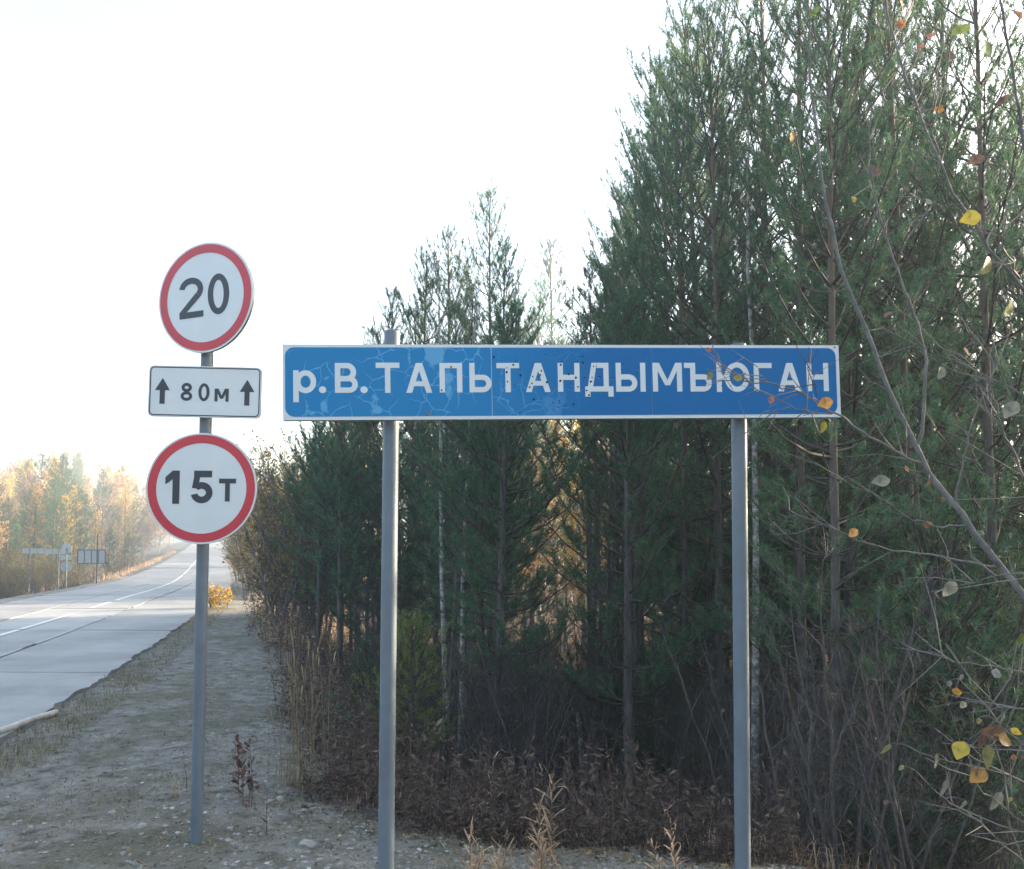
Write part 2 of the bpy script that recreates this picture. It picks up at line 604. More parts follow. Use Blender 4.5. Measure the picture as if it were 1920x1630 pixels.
def ground_sheet():
    def axis(segs):
        out = [segs[0][0]]
        for a, b, n in segs:
            out += list(np.linspace(a, b, n + 1)[1:])
        return np.array(out)
    xs = axis([(-2500, -300, 12), (-300, -60, 40), (-60, -14, 70), (-14, 8, 190), (8, 40, 50), (40, 300, 24), (300, 2500, 10)])
    ys = axis([(-800, -40, 8), (-40, 1.5, 50), (1.5, 18, 150), (18, 60, 110), (60, 300, 80), (300, 3500, 16)])
    X, Y = np.meshgrid(xs, ys)
    Z = ground_z(X, Y)
    ny, nx = X.shape
    b = MB()
    i, j = np.meshgrid(np.arange(ny - 1), np.arange(nx - 1), indexing='ij')
    a = i * nx + j
    b._add(np.stack([X, Y, Z], -1).reshape(-1, 3), np.stack([a, a + 1, a + nx + 1, a + nx], -1).reshape(-1, 4), 0, True)
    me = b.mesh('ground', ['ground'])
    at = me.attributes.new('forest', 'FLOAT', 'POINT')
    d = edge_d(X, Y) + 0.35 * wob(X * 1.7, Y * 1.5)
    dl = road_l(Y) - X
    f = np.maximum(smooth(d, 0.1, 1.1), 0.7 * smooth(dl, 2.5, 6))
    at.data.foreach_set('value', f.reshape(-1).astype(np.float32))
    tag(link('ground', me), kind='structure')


ground_sheet()


def strip(b, y0, y1, off0, off1, dz, step=0.5, m=0, thick=0.0):
    """a ribbon along the road between two offsets (metres left of the right edge)"""
    n = max(2, int((y1 - y0) / step) + 1)
    ys = np.linspace(y0, y1, n)
    k = np.sqrt(1 + ((road_r(ys + 1) - road_r(ys - 1)) / 2) ** 2)
    z = road_z(ys) + dz
    rag = 0.0
    if off0 == 0.0 and y1 < 300:      # crumbled outer edge
        rag = .04 * np.sin(ys * 2.3) * np.sin(ys * .9 + 1) + .025 * np.sin(ys * 7.1 + 2) + .02 * np.sin(ys * 13.7) + .03
    A = np.stack([road_r(ys) - (off0 + rag) * k, ys, z], -1)
    B = np.stack([road_r(ys) - off1 * k, ys, z], -1)
    b.quads(np.stack([A[:-1], A[1:], B[1:], B[:-1]], 1), m)
    if thick:
        dn = np.array([0, 0, -thick])
        b.quads(np.stack([A[:-1], A[:-1] + dn, A[1:] + dn, A[1:]], 1), m)
        b.quads(np.stack([B[:-1], B[1:], B[1:] + dn, B[:-1] + dn], 1), m)
        for e in (0, -1):
            b.quads([[A[e], B[e], B[e] + dn, A[e] + dn]], m)


def build_road():
    b = MB()
    strip(b, -50, 900, 0.0, ROAD_W, -0.03, 2.0, thick=0.05)
    road = tag(b.build('road', 'asphalt_dark'), kind='structure')
    # paving: slabs in three lanes as far as their joints show, then one long course
    rows = [-12, -6, 0, 6, 12.2, 18.6, 25.4, 32.5, 40, 48]
    cols = [(0.0, 2.22), (2.27, 4.60), (4.65, 6.9)]
    for i, (a, c) in enumerate(zip(rows[:-1], rows[1:])):
        for k, (o0, o1) in enumerate(cols):
            s = MB()
            strip(s, a + 0.03, c - 0.03, o0 + (0.012 * ((i + k) % 3) if k else 0.0), o1 - 0.012 * ((i * 2 + k) % 3), 0.018 + 0.008 * ((i * 7 + k * 5) % 4) / 3, 0.2 if k == 0 else 0.7, thick=0.05)
            s.build('slab', 'asphalt_patch' if (i * 3 + k * 2) % 7 == 3 else 'asphalt', road)
    s = MB()
    strip(s, 48.04, 900, 0, ROAD_W, 0.02, 2.0, thick=0.05)
    s.build('asphalt_course', 'asphalt', road)
    for y0, y1, o0, o1 in [(62, 70, 0.3, 2.9), (84, 90, 3.6, 6.6), (100, 116, 0.3, 3.2), (130, 160, 3.4, 6.6)]:
        s = MB()
        strip(s, y0, y1, o0, o1, 0.025, 2.0)
        s.build('asphalt_patch', 'asphalt_patch', road)
    # centre line, worn into pieces
    for y0, y1 in [(9.0, 12.1), (12.5, 18.5), (18.7, 23.2), (25.5, 28.6), (29.6, 39.9), (40.2, 47.9), (48.4, 62), (63, 120), (122, 262)]:
        s = MB()
        strip(s, y0, y1, 3.38, 3.52, 0.0315, 0.7)
        s.build('centre_line', 'line_paint', road)
    # broken pale filler along the slab seam
    for y0, y1, w in [(11.2, 12.0, .05), (12.6, 15.0, .07), (15.8, 18.5, .09), (21.8, 23.0, .07), (26, 28, .07)]:
        s = MB()
        strip(s, y0, y1, 2.25 - w / 2, 2.25 + w / 2, 0.0335, 0.4, thick=0.02)
        s.build('seam_filler', 'asphalt_patch', road)
    return road


build_road()

# ------------------------------------------------------------------ lettering: each character from straight strokes and arcs


def arc(cx, cz, rx, rz, a0, a1, t, n=20):
    a = np.radians(np.linspace(a0, a1, n + 1))
    o = np.stack([cx + rx * np.cos(a), cz + rz * np.sin(a)], -1)
    i = np.stack([cx + (rx - t) * np.cos(a), cz + (rz - t) * np.sin(a)], -1)
    return [[o[k], o[k + 1], i[k + 1], i[k]] for k in range(n)]


def rect(x0, z0, x1, z1):
    return [[(x0, z0), (x1, z0), (x1, z1), (x0, z1)]]


def glyph(c, W, H, T):
    """list of strokes, every stroke a list of convex outlines in a W x H cell"""
    def bowl(x0, z0, x1, z1):
        r = (z1 - z0) / 2
        rx = min(r, (x1 - x0) * 0.8)
        return [rect(x0, z1 - T, x1 - rx, z1), rect(x0, z0, x1 - rx, z0 + T), arc(x1 - rx, z0 + r, rx, r, -90, 90, T)]
    if c in 'Тт':
        return [rect(0, H - T, W, H), rect(W / 2 - T / 2, 0, W / 2 + T / 2, H - T)]
    if c == 'А':
        s = T * 1.08
        k = 0.30 * H
        e = (W / 2 - s * .55) * k / H
        return [[[(0, 0), (s, 0), (W / 2 + .45 * s, H), (W / 2 - .55 * s, H)]], [[(W - s, 0), (W, 0), (W / 2 + .55 * s, H), (W / 2 - .45 * s, H)]],
                rect(e + s * .5, 0.22 * H, W - e - s * .5, 0.22 * H + T * .9)]
    if c == 'П':
        return [rect(0, 0, T, H), rect(W - T, 0, W, H), rect(T, H - T, W - T, H)]
    if c == 'Н':
        return [rect(0, 0, T, H), rect(W - T, 0, W, H), rect(T, H / 2 - T / 2, W - T, H / 2 + T / 2)]
    if c == 'Г':
        return [rect(0, 0, T, H), rect(T, H - T, W, H)]
    if c == 'Ь':
        return [rect(0, 0, T, H)] + bowl(T, 0, W, H * .60)
    if c == 'Ъ':
        return [rect(0, H - T, W * .22, H), rect(W * .22, 0, W * .22 + T, H)] + bowl(W * .22 + T, 0, W, H * .60)
    if c == 'Ы':
        return [rect(0, 0, T, H)] + bowl(T, 0, W * .72, H * .60) + [rect(W - T, 0, W, H)]
    if c == 'В':
        return [rect(0, 0, T, H)] + bowl(T, 0, W, H * .56) + [s for s in bowl(T, H * .56 - T, W * .93, H)]
    if c == 'р':
        r = W * .46
        return [rect(0, 0, T, H), arc(W - r, H * .64, r, H * .36, -180, 180, T, 36)]
    if c in 'Мм':
        s = T * 1.05
        return [rect(0, 0, T, H), rect(W - T, 0, W, H), [[(T * .2, H), (T * .2 + s, H), (W / 2 + s * .45, H * .22), (W / 2 - s * .45, H * .22)]],
                [[(W - T * .2 - s, H), (W - T * .2, H), (W / 2 + s * .45, H * .22), (W / 2 - s * .45, H * .22)]]]
    if c == 'Д':
        f = H * .15
        return [[[(W * .10, f + T), (W * .10 + T, f + T), (W * .24 + T, H), (W * .24, H)]], rect(W * .84 - T, f + T, W * .84, H - T), rect(W * .24 + T, H - T, W * .84, H),
                rect(0, f, W, f + T), rect(0, 0, T, f), rect(W - T, 0, W, f)]
    if c == 'Ю':
        rx = W * .38
        return [rect(0, 0, T, H), rect(T, H / 2 - T / 2, W - 2 * rx + T * .5, H / 2 + T / 2), arc(W - rx, H / 2, rx, H / 2, 0, 360, T, 40)]
    if c == '.':
        return [[[(W / 2 + W / 2 * math.cos(a), H / 2 + H / 2 * math.sin(a)) for a in np.linspace(0, 2 * np.pi, 20, endpoint=False)]]]
    if c == '0':
        return [arc(W / 2, H / 2, W / 2, H / 2, 0, 360, T, 44)]
    if c == '8':
        return [arc(W / 2, H * .265, W / 2, H * .265, 0, 360, T, 36), arc(W / 2, H * .745, W * .45, H * .255, 0, 360, T, 36)]
    if c == '1':
        x = W - T
        return [rect(x, 0, W, H), [[(x, H), (x, H - T * 1.25), (0, H - T * 2.0), (0, H - T * .95)]]]
    if c == '2':
        r = W / 2
        rz = H * .30
        return [arc(r, H - rz, r, rz, -38, 172, T, 24), rect(0, 0, W, T),
                [[(0, T), (T * 1.35, T), (W * .5 + r * .79 + T * .02, H - rz - rz * .616), (W * .5 + (r - T) * .79 - T * .06, H - rz - (rz - T) * .616)]]]
    if c == '5':
        rz = H * .325
        return [rect(W * .14, H - T, W * .96, H), [[(W * .05, H * .46), (W * .05 + T * .9, H * .46), (W * .14 + T * .9, H - T), (W * .14, H - T)]],
                arc(W / 2, rz, W / 2, rz, -168, 142, T, 30)]
    raise KeyError(c)


def letter(c, x0, z0, x1, z1, T, y, m, parent, name='letter'):
    b = MB()
    for k, stroke in enumerate(glyph(c, x1 - x0, z1 - z0, T)):
        for q in stroke:
            q = [(x0 + p[0], z0 + p[1]) for p in q]
            if sum(q[i][0] * q[(i + 1) % len(q)][1] - q[(i + 1) % len(q)][0] * q[i][1] for i in range(len(q))) < 0:
                q = q[::-1]
            b.prism(q, y - 0.0012 - 0.0002 * k, y, 0)
    return b.build(name, m, parent)


def rounded(x0, z0, x1, z1, r, corners='abcd', n=8):
    pts = []
    for k, (cx, cz, a) in zip('abcd', [(x0 + r, z0 + r, 180), (x1 - r, z0 + r, 270), (x1 - r, z1 - r, 0), (x0 + r, z1 - r, 90)]):
        if k in corners:
            pts += [(cx + r * math.cos(R(a + t)), cz + r * math.sin(R(a + t))) for t in np.linspace(0, 90, n + 1)]
        else:
            pts.append((x0 if k in 'ad' else x1, z0 if k in 'ab' else z1))
    return pts


# ------------------------------------------------------------------ the three-sign post
def build_round_post():
    base = P(368, 1580, 5.15)
    base.z = gz(base.x, base.y)
    root = thing('road_sign_post', 'grey post carrying a 20 sign, an 80м plate and a 15т sign', 'road sign', 'weight and speed limit posts', base)
    tip = P(391, 548, 5.12) - base
    b = MB()
    zs = np.array([-0.3, 0, 0.9, 1.8, 2.7, tip.z])
    b.tube(np.stack([tip.x * zs / tip.z, tip.y * zs / tip.z, zs], -1), 0.038, 20, cap=True)
    b.build('post', 'pipe_paint', root)

    def disc(px, py, yaw, roll=0.0):
        c = P(px, py, 5.07) - base
        b = MB()
        a = np.linspace(0, 2 * np.pi, 72, endpoint=False)
        b.prism([(0.352 * math.cos(t), 0.352 * math.sin(t)) for t in a], -0.022, -0.002, 0, 1)
        rim = MB()
        o = b.build('disc', ['film_white', 'galvanised'], root)
        o.location = c
        o.rotation_euler = (0, R(roll), R(yaw))
        b = MB()
        i0, i1 = 0.286, 0.340
        p = lambda r, t, y: (r * math.cos(t), y, r * math.sin(t))
        b.quads([[p(i1, t0, -.0235), p(i1, t1, -.0235), p(i0, t1, -.0235), p(i0, t0, -.0235)] for t0, t1 in zip(a, np.roll(a, -1))], 0)
        b.build('red_ring', 'film_red', o)
        for zc in (-0.17, 0.17):
            b = MB()
            b.box((-.055, 0.0, zc - .02), (.055, 0.085, zc + .02))
            b.build('clamp', 'galvanised', o)
        return o
    d1 = disc(388.5, 560, -17, -2.2)
    letter('2', -.192, -.120, -.012, .140, .040, -.0225, 'film_black', d1, 'digit')
    letter('0', .022, -.120, .180, .140, .040, -.0225, 'film_black', d1, 'digit')
    d2 = disc(380, 916.5, -0.5)
    letter('1', -.228, -.098, -.138, .112, .044, -.0225, 'film_black', d2, 'digit')
    letter('5', -.066, -.094, .072, .112, .042, -.0225, 'film_black', d2, 'digit')
    letter('т', .112, -.082, .220, .062, .030, -.0225, 'film_black', d2, 'letter')
    # distance plate
    c = P(386, 736, 5.075) - base
    b = MB()
    b.prism(rounded(-.353, -.163, .353, .163, .03), -0.018, -0.004, 0, 1)
    o = b.build('plate', ['film_white', 'galvanised'], root)
    o.location = c
    o.rotation_euler = (0, R(0.7), R(1.5))
    b = MB()
    q0, q1 = rounded(-.345, -.155, .345, .155, .028), rounded(-.338, -.148, .338, .148, .022)
    b.quads([[(*q0[i][:1], -.0195, q0[i][1]), (q0[j][0], -.0195, q0[j][1]), (q1[j][0], -.0195, q1[j][1]), (q1[i][0], -.0195, q1[i][1])]
             for i in range(len(q0)) for j in [(i + 1) % len(q0)]], 0)
    b.build('border_line', 'film_black', o)
    letter('8', -.150, -.060, -.078, .054, .019, -.0185, 'film_black', o, 'digit')
    letter('0', -.040, -.060, .030, .054, .019, -.0185, 'film_black', o, 'digit')
    letter('м', .062, -.060, .150, .022, .019, -.0185, 'film_black', o, 'letter')
    for x in (-.265, .265):
        b = MB()
        b.prism([(x - .016, -.082), (x + .016, -.082), (x + .016, .005), (x - .016, .005)], -.0199, -.0185)
        b.prism([(x - .046, .005), (x + .046, .005), (x, .082)], -.0201, -.0185)
        b.build('arrow', 'film_black', o)
    b = MB()
    b.box((-.055, -0.003, -.02), (.055, 0.085, .02))
    b.build('clamp', 'galvanised', o)
    return root


ROUND_POST = build_round_post()


# ------------------------------------------------------------------ the river name sign
def build_river_sign():
    L, Rr = P(530, 717, 3.67), P(1574.5, 715, 3.89)
    v = Rr - L
    yaw = math.atan2(v.y, v.x)
    tilt = math.atan2(v.z, math.hypot(v.x, v.y))
    mid = (L + Rr) / 2
    W, H = v.length, 0.352
    base = Vector((mid.x, mid.y, 0))
    root = thing('river_name_sign', 'wide weathered blue river name sign on two grey posts beside the pine forest', 'name sign', 'river name signs', base, yaw)
    b = MB()
    b.prism([(-W / 2, -H / 2), (W / 2, -H / 2), (W / 2, H / 2), (-W / 2, H / 2)], 0.0, 0.035, 0, 1)
    pn = b.build('panel', ['film_white', 'galvanised'], root)
    pn.location = (0, 0, mid.z)
    pn.rotation_euler = (0, -tilt, 0)
    M = Matrix.Translation(base) @ Matrix.Rotation(yaw, 4, 'Z') @ Matrix.Translation((0, 0, mid.z)) @ Matrix.Rotation(-tilt, 4, 'Y')
    Mi = M.inverted()
    nv = (M.to_3x3() @ Vector((0, -1, 0))).normalized()

    def loc(px, py):
        q = Mi @ ray_plane(px, py, M.translation, nv)
        return q.x, q.z
    # blue film in three sheets
    fx0, fz0 = -W / 2 + .011, -H / 2 + .016
    fx1, fz1 = W / 2 - .017, H / 2 - .014
    s1, s2 = loc(922, 717)[0], loc(1222, 717)[0]
    for a, c, cor in [(fx0, s1 - .0012, 'ad'), (s1 + .0012, s2 - .0005, ''), (s2 + .0005, fx1, 'bc')]:
        b = MB()
        b.prism(rounded(a, fz0, c, fz1, .042, cor), -.0015, -.0002, 0)
        b.build('film_sheet', 'film_blue', pn)
    z3 = lambda zx, zy: (500 + zx * .29167, 600 + zy * .29167)
    z4 = lambda zx, zy: (1040 + zx * .29167, 600 + zy * .29167)
    rows = [('р', 172, 318, 325, 530), ('.', 337, 383, 428, 472), ('В', 440, 585, 278, 470), ('.', 603, 650, 428, 472), ('Т', 703, 853, 276, 470), ('А', 898, 1062, 278, 470),
            ('П', 1113, 1256, 278, 468), ('Ь', 1305, 1443, 278, 467), ('Т', 1480, 1622, 278, 466), ('А', 1667, 1822, 278, 465)]
    rows2 = [('Н', 22, 158, 278, 463), ('Д', 197, 373, 277, 495), ('Ы', 395, 580, 277, 463), ('М', 632, 815, 277, 462), ('Ъ', 835, 1005, 277, 462), ('Ю', 1043, 1248, 274, 464),
             ('Г', 1283, 1392, 278, 460), ('А', 1438, 1580, 278, 460), ('Н', 1622, 1755, 278, 459)]
    boxes = []
    for zz, rr in ((z3, rows), (z4, rows2)):
        for c, x0, x1, t, bt in rr:
            a, d = loc(*zz(x0, bt)), loc(*zz(x1, t))
            letter(c, a[0], a[1], d[0], d[1], .0248, -.0016, 'film_white', pn)
            boxes.append((a, d))
    # shot holes and chips, a bolt
    b = MB()
    r2 = np.random.default_rng(3)
    spots = [z3(*p) for p in [(1545, 310), (1543, 338), (1548, 398), (1585, 290), (1710, 365), (1705, 410), (1690, 435), (1765, 328), (1800, 402), (1888, 290), (1886, 395), (1185, 303),
                              (1125, 452), (1632, 358), (1880, 520), (1600, 262), (1460, 240)]]
    spots += [z4(*p) for p in [(38, 290), (36, 392), (135, 372), (148, 432), (90, 350), (250, 300), (240, 372), (232, 398), (220, 484), (205, 455), (985, 383), (1130, 425), (1222, 345), (1075, 425)]]
    spots += [(U(1000, 1120), U(655, 770)) for _ in range(5)]
    for px, py in spots:
        x, z = loc(px, py)
        r = r2.uniform(.003, .006)
        b.prism([(x + r * r2.uniform(.7, 1.2) * math.cos(t), z + r * r2.uniform(.7, 1.2) * math.sin(t)) for t in np.linspace(0, 2 * np.pi, 7, endpoint=False)], -.0046, -.003)
    tag(b.build('shot_hole', 'dark_hole', pn), kind='stuff')
    for px, py, r in [(803, 775, .010), (1564, 652, .004), (1012, 704, .006)]:
        x, z = loc(px, py)
        b = MB()
        b.prism([(x + r * math.cos(t), z + r * math.sin(t)) for t in np.linspace(0, 2 * np.pi, 6, endpoint=False)], -.009, -.001)
        b.build('bolt', 'twig_pale', pn)
    # frame ribs on the back
    for z in (-.12, .12):
        b = MB()
        b.box((-W / 2 + .01, .035, z - .02), (W / 2 - .01, .05, z + .02))
        b.build('back_rail', 'galvanised', pn)
    for k in range(7):
        x = -W / 2 + .012 + k * (W - .024) / 6
        b = MB()
        b.box((x - .008, .0352, -H / 2 + .005), (x + .008, .058, H / 2 - .005))
        b.build('back_rib', 'frame_dark', pn)
    for px, ptop in ((732.5, 625), (1401, 632)):
        x, _ = loc(px, 795)
        zt = EYE + (1035 - ptop) / 1500 * 3.83
        p = Matrix.Rotation(yaw, 4, 'Z') @ Vector((x, .095, 0)) + base
        b = MB()
        b.tube([(x, .095, gz(p.x, p.y) - 1.2), (x, .095, 1.2), (x, .095, zt)], .0375, 24, cap=True)
        b.build('post', 'pipe_paint', root)
        for z in (-.12, .12):
            b = MB()
            b.box((x - .05, .048, mid.z + z - .015), (x + .05, .10, mid.z + z + .015))
            b.build('clamp', 'galvanised', root)
    return root


RIVER = build_river_sign()


# ------------------------------------------------------------------ the same set on the far side of the road, seen from behind
def far_signs():
    p = Vector((*at_px(126, 50), 0))
    p.z = gz(p.x, p.y)
    c = copy_tree(ROUND_POST)
    c.location = p
    c.scale = (.93, .93, .93)
    c.rotation_euler.z = R(180 + 20)
    c['label'] = 'backs of two discs and a plate on a far post across the road'
    p = Vector((*at_px(84, 50), 0))
    r = copy_tree(RIVER)
    r.location = (p.x, p.y, -.71)
    r.scale = (.93, .93, .93)
    r.rotation_euler.z = RIVER.rotation_euler.z + R(180 + 22)
    r['label'] = 'back of a long panel on thin posts across the road'
    g = on_ground(181, 1094)
    t = thing('information_sign', 'back of a short dark framed panel on one thin post across the road', 'road sign', None, g, R(198))
    s = (g - CAM_M.translation).length / 1500
    h0 = 33 * s
    b = MB(); b.tube([(0, 0, -.3), (0, 0, 1.0), (0, 0, 82 * s)], .04, 12, cap=True); b.build('post', 'frame_dark', t)
    b = MB(); b.box((-.42, -.10, h0), (1.05, -.055, h0 + 22 * s)); pn = b.build('panel', 'galvanised', t)
    for x in (-.42, -.05, .32, .7, 1.05):
        b = MB(); b.box((x - .02, -.057, h0 - .01), (x + .02, -.03, h0 + 22 * s + .01)); b.build('back_rib', 'frame_dark', pn)
    for z in (h0, h0 + 22 * s):
        b = MB(); b.box((-.44, -.059, z - .02), (1.07, -.035, z + .02)); b.build('back_rail', 'frame_dark', pn)


far_signs()


def pole_lying():
    a, c = on_ground(-30, 1408), on_ground(103, 1343)
    b = MB()
    t = np.linspace(0, 1, 8)
    pts = np.array(a)[None] * (1 - t[:, None]) + np.array(c)[None] * t[:, None]
    pts[:, 2] = np.maximum(ground_z(pts[:, 0], pts[:, 1]), 0) + .042
    pts[:, 0] += .02 * np.sin(t * 7)
    b.tube(pts, .036 * (1.1 - .2 * t), 10, cap=True)
    tag(b.build('wooden_pole', 'pale_wood'), 'pale weathered pole lying along the near road edge', 'pole')


pole_lying()

# ------------------------------------------------------------------ vegetation builders


def rot_about(v, axis, ang):
    """rotate vectors v about unit axes by angles (all arrays)"""
    c, s = np.cos(ang)[..., None], np.sin(ang)[..., None]
    return v * c + np.cross(axis, v) * s + axis * (np.sum(axis * v, -1, keepdims=True)) * (1 - c)


def perp(d, r):
    q = nrm(np.cross(d, nrm(r.normal(size=d.shape))))
    return q


def needles(b, base, dirs, lens, per, nl, nw, r, m, spread=(25, 65)):
    """bottle-brush shoots: thin needles round each shoot axis"""
    n = len(base)
    t = r.uniform(0.0, 1.0, (n, per)) ** 0.8
    o = base[:, None] + dirs[:, None] * (lens[:, None] * t)[..., None]
    d = np.broadcast_to(dirs[:, None], o.shape)
    side = perp(d, r)
    a = np.radians(r.uniform(*spread, (n, per)))[..., None]
    nd = d * np.cos(a) + side * np.sin(a)
    w = nrm(np.cross(nd, r.normal(size=nd.shape)))
    L = (nl * r.uniform(0.7, 1.2, (n, per)))[..., None]
    b.tris(np.stack([o - w * nw / 2, o + w * nw / 2, o + nd * L], -2).reshape(-1, 3, 3), m)


def pine_mesh(seed, H, cb, Lmax, r0, per=44, nw=0.0085, nl=0.075, gap=0.49, nb=5, up=(66, 8), twig=0.145, dead=26, lean=0.02, mats=('twig_bark', 'needle'), inner=.45):
    r = np.random.default_rng(seed)
    # trunk
    nz = 14
    t = np.linspace(0, 1, nz)
    off = np.cumsum(r.normal(0, lean * H / nz, (nz, 2)), 0) * t[:, None]
    tp = np.column_stack([off, t * H])
    tp[0, 2] = -0.4
    tr = r0 * (1 - t) ** 0.75 + 0.008
    tr[0] *= 1.25
    tb = MB()
    tb.tube(tp, tr, 8)
    at = lambda z: np.array([np.interp(z, tp[:, 2], tp[:, k]) for k in range(3)])
    cb_z = H * cb
    b = MB()
    base, dirs, lens = [], [], []
    z = cb_z
    while z < H - 0.15:
        f = (z - cb_z) / (H - cb_z)
        L = Lmax * (min(1, (0.72 + .8 * f)) if f < .4 else (1 - ((f - .4) / .6) ** 1.7) * .90 + .10) * r.uniform(.75, 1.15)
        k = int(nb + r.integers(-1, 2))
        a0 = r.uniform(0, 6.28)
        for i in range(k):
            az = a0 + i * 6.283 / k + r.normal(0, .25)
            el = np.radians(up[1] + (up[0] - up[1]) * f ** 1.2 + r.normal(0, 8))
            l = L * r.uniform(.55, 1.1)
            d = np.array([math.cos(az) * math.cos(el), math.sin(az) * math.cos(el), math.sin(el)])
            p0 = at(z + r.uniform(-.1, .1))
            ns = 5
            s = np.linspace(0, 1, ns)
            bp = p0 + d * (l * s)[:, None]
            bp[:, 2] += 0.28 * l * s ** 2.2 - 0.06 * l * np.sin(s * 3.14)
            b.tube(bp, 0.004 + 0.011 * l * (1 - s * .85), 3, 0)
            # twigs
            nt = max(3, int(l / twig))
            for q in range(nt):
                u = inner + (1 - inner) * (q + r.uniform(0, .9)) / nt
                u = min(u, 1)
                pp = np.array([np.interp(u, s, bp[:, c]) for c in range(3)])
                td = nrm(np.gradient(bp, axis=0)[min(ns - 1, int(u * ns))])
                sd = nrm(np.cross(td, [0, 0, 1])) * (1 if q % 2 else -1)
                tl = (0.10 + 0.42 * l * (1 - u) + .05) * r.uniform(.6, 1.1)
                tl = min(tl, .55)
                dd = nrm(td * r.uniform(.5, 1.0) + sd * r.uniform(.35, .95) + np.array([0, 0, r.uniform(.25, 1.15)]))
                if u > .93:
                    dd = nrm(td + np.array([0, 0, .5]) + r.normal(0, .12, 3))
                e = pp + dd * tl
                if tl > .16:
                    b.tube([pp, e], [.005, .003], 3, 0)
                base.append(pp + dd * tl * .25); dirs.append(dd); lens.append(tl * .85 + .04)
                if tl > .26:
                    for w in range(int(r.integers(1, 4))):
                        x = pp + dd * tl * r.uniform(.35, .8)
                        d3 = nrm(dd + r.normal(0, .55, 3) + np.array([0, 0, .45]))
                        base.append(x); dirs.append(d3); lens.append(r.uniform(.12, .24))
        z += gap * r.uniform(.75, 1.2) * (1 if f < .75 else .8)
    base.append(tp[-1] - [0, 0, .25]); dirs.append(np.array([0, 0, 1.])); lens.append(.36)
    needles(b, np.array(base), np.array(dirs), np.array(lens), per, nl, nw, r, 1)
    # dead lower branches
    for _ in range(dead):
        z = r.uniform(.08, 1) * cb_z
        az = r.uniform(0, 6.28)
        l = r.uniform(.25, 1.0) * min(1.1, Lmax)
        d = np.array([math.cos(az), math.sin(az), r.uniform(-.35, .35)])
        s = np.linspace(0, 1, 4)
        bp = at(z) + d * (l * s)[:, None] + r.normal(0, .03, (4, 3)) * s[:, None]
        b.tube(bp, .007 * (1.1 - s), 3, 2)
        for _k in range(3):
            pp = bp[int(r.integers(1, 4))]
            e = pp + (d + r.normal(0, .6, 3)) * r.uniform(.1, .35)
            b.tube([pp, e], [.004, .0015], 3, 2)
    return tb.mesh('trunk', ['bark_pine']), b.mesh('crown', [mats[0], mats[1], 'dead_twig'])


def decid_mesh(seed, H, r0, stems=1, spread=.15, t0=.3, nbr=26, bl=1.2, el=(55, 35), ntw=8, tl=.4, leaves=3, ls=.05, trunk_mat='bark_birch', twig='twig_bark', leaf='leaf_gold', wander=.05,
               thick=1.0, droop=0.0, sub=True):
    """broad-leaved tree or shrub: stems, limbs, twigs, scattered leaves"""
    r = np.random.default_rng(seed)
    tb, b = MB(), MB()
    lp = []
    for st in range(stems):
        n = 9
        t = np.linspace(0, 1, n)
        az = r.uniform(0, 6.28)
        h = H * (r.uniform(.65, 1.0) if stems > 1 else 1)
        out = spread * h * (r.uniform(.4, 1.2) if stems > 1 else 1)
        sp = np.column_stack([math.cos(az) * out * t ** 1.3, math.sin(az) * out * t ** 1.3, t * h])
        sp[:, :2] += np.cumsum(r.normal(0, wander * h / n, (n, 2)), 0)
        if stems > 1:
            sp[:, :2] += r.normal(0, .12, 2)
        sp[0, 2] = -.25
        tb.tube(sp, r0 * (1.05 - t) ** .8 + .003, 7)
        for k in range(nbr):
            u = t0 + (1 - t0) * (k + r.uniform(0, 1)) / nbr
            p0 = np.array([np.interp(u, t, sp[:, c]) for c in range(3)])
            a = k * 2.4 + r.normal(0, .5)
            e = np.radians(el[1] + (el[0] - el[1]) * u + r.normal(0, 9))
            l = bl * (1.15 - u) ** .7 * r.uniform(.5, 1.1)
            d = np.array([math.cos(a) * math.cos(e), math.sin(a) * math.cos(e), math.sin(e)])
            s = np.linspace(0, 1, 5)
            bp = p0 + d * (l * s)[:, None] + np.cumsum(r.normal(0, .045 * l, (5, 3)), 0) * s[:, None]
            bp[:, 2] += (.12 - droop) * l * s ** 2
            b.tube(bp, thick * (.0035 + .012 * l * (1.05 - s) * .6), 4, 0)
            for q in range(ntw):
                v = .2 + .8 * (q + r.uniform(0, 1)) / ntw
                pp = np.array([np.interp(v, s, bp[:, c]) for c in range(3)])
                dd = nrm(d + r.normal(0, .62, 3))
                x = tl * r.uniform(.4, 1.1)
                tp = np.array([pp, pp + dd * x * .5, pp + dd * x + r.normal(0, .07 * x, 3) + [0, 0, -.3 * droop * x]])
                b.tube(tp, thick * np.array([.0035, .0025, .0015]), 3, 0)
                if sub:
                    for _ in range(2):
                        y = tp[1] + (tp[2] - tp[1]) * r.uniform(-.5, .8)
                        z = y + nrm(dd + r.normal(0, .7, 3)) * x * .45
                        b.tube([y, z], thick * np.array([.0025, .0012]), 3, 0)
                        if r.uniform() < leaves:
                            lp.append(z)
                for _ in range(int(r.poisson(leaves))):
                    lp.append(pp + dd * x * r.uniform(.2, 1.0) + r.normal(0, .04, 3))
    if lp:
        lp = np.array(lp)
        n = len(lp)
        a = nrm(r.normal(size=(n, 3)) + [0, 0, -.4])
        w = perp(a, r)
        s = (ls * r.uniform(.6, 1.25, n))[:, None]
        nn = np.cross(a, w)
        b.quads(np.stack([lp, lp + a * s * .5 + w * s * .36 + nn * s * .08, lp + a * s, lp + a * s * .5 - w * s * .36 + nn * s * .08], 1), 1)
    return tb.mesh('trunk', [trunk_mat]), b.mesh('crown', [twig, leaf])


KIND_NAMES = {}


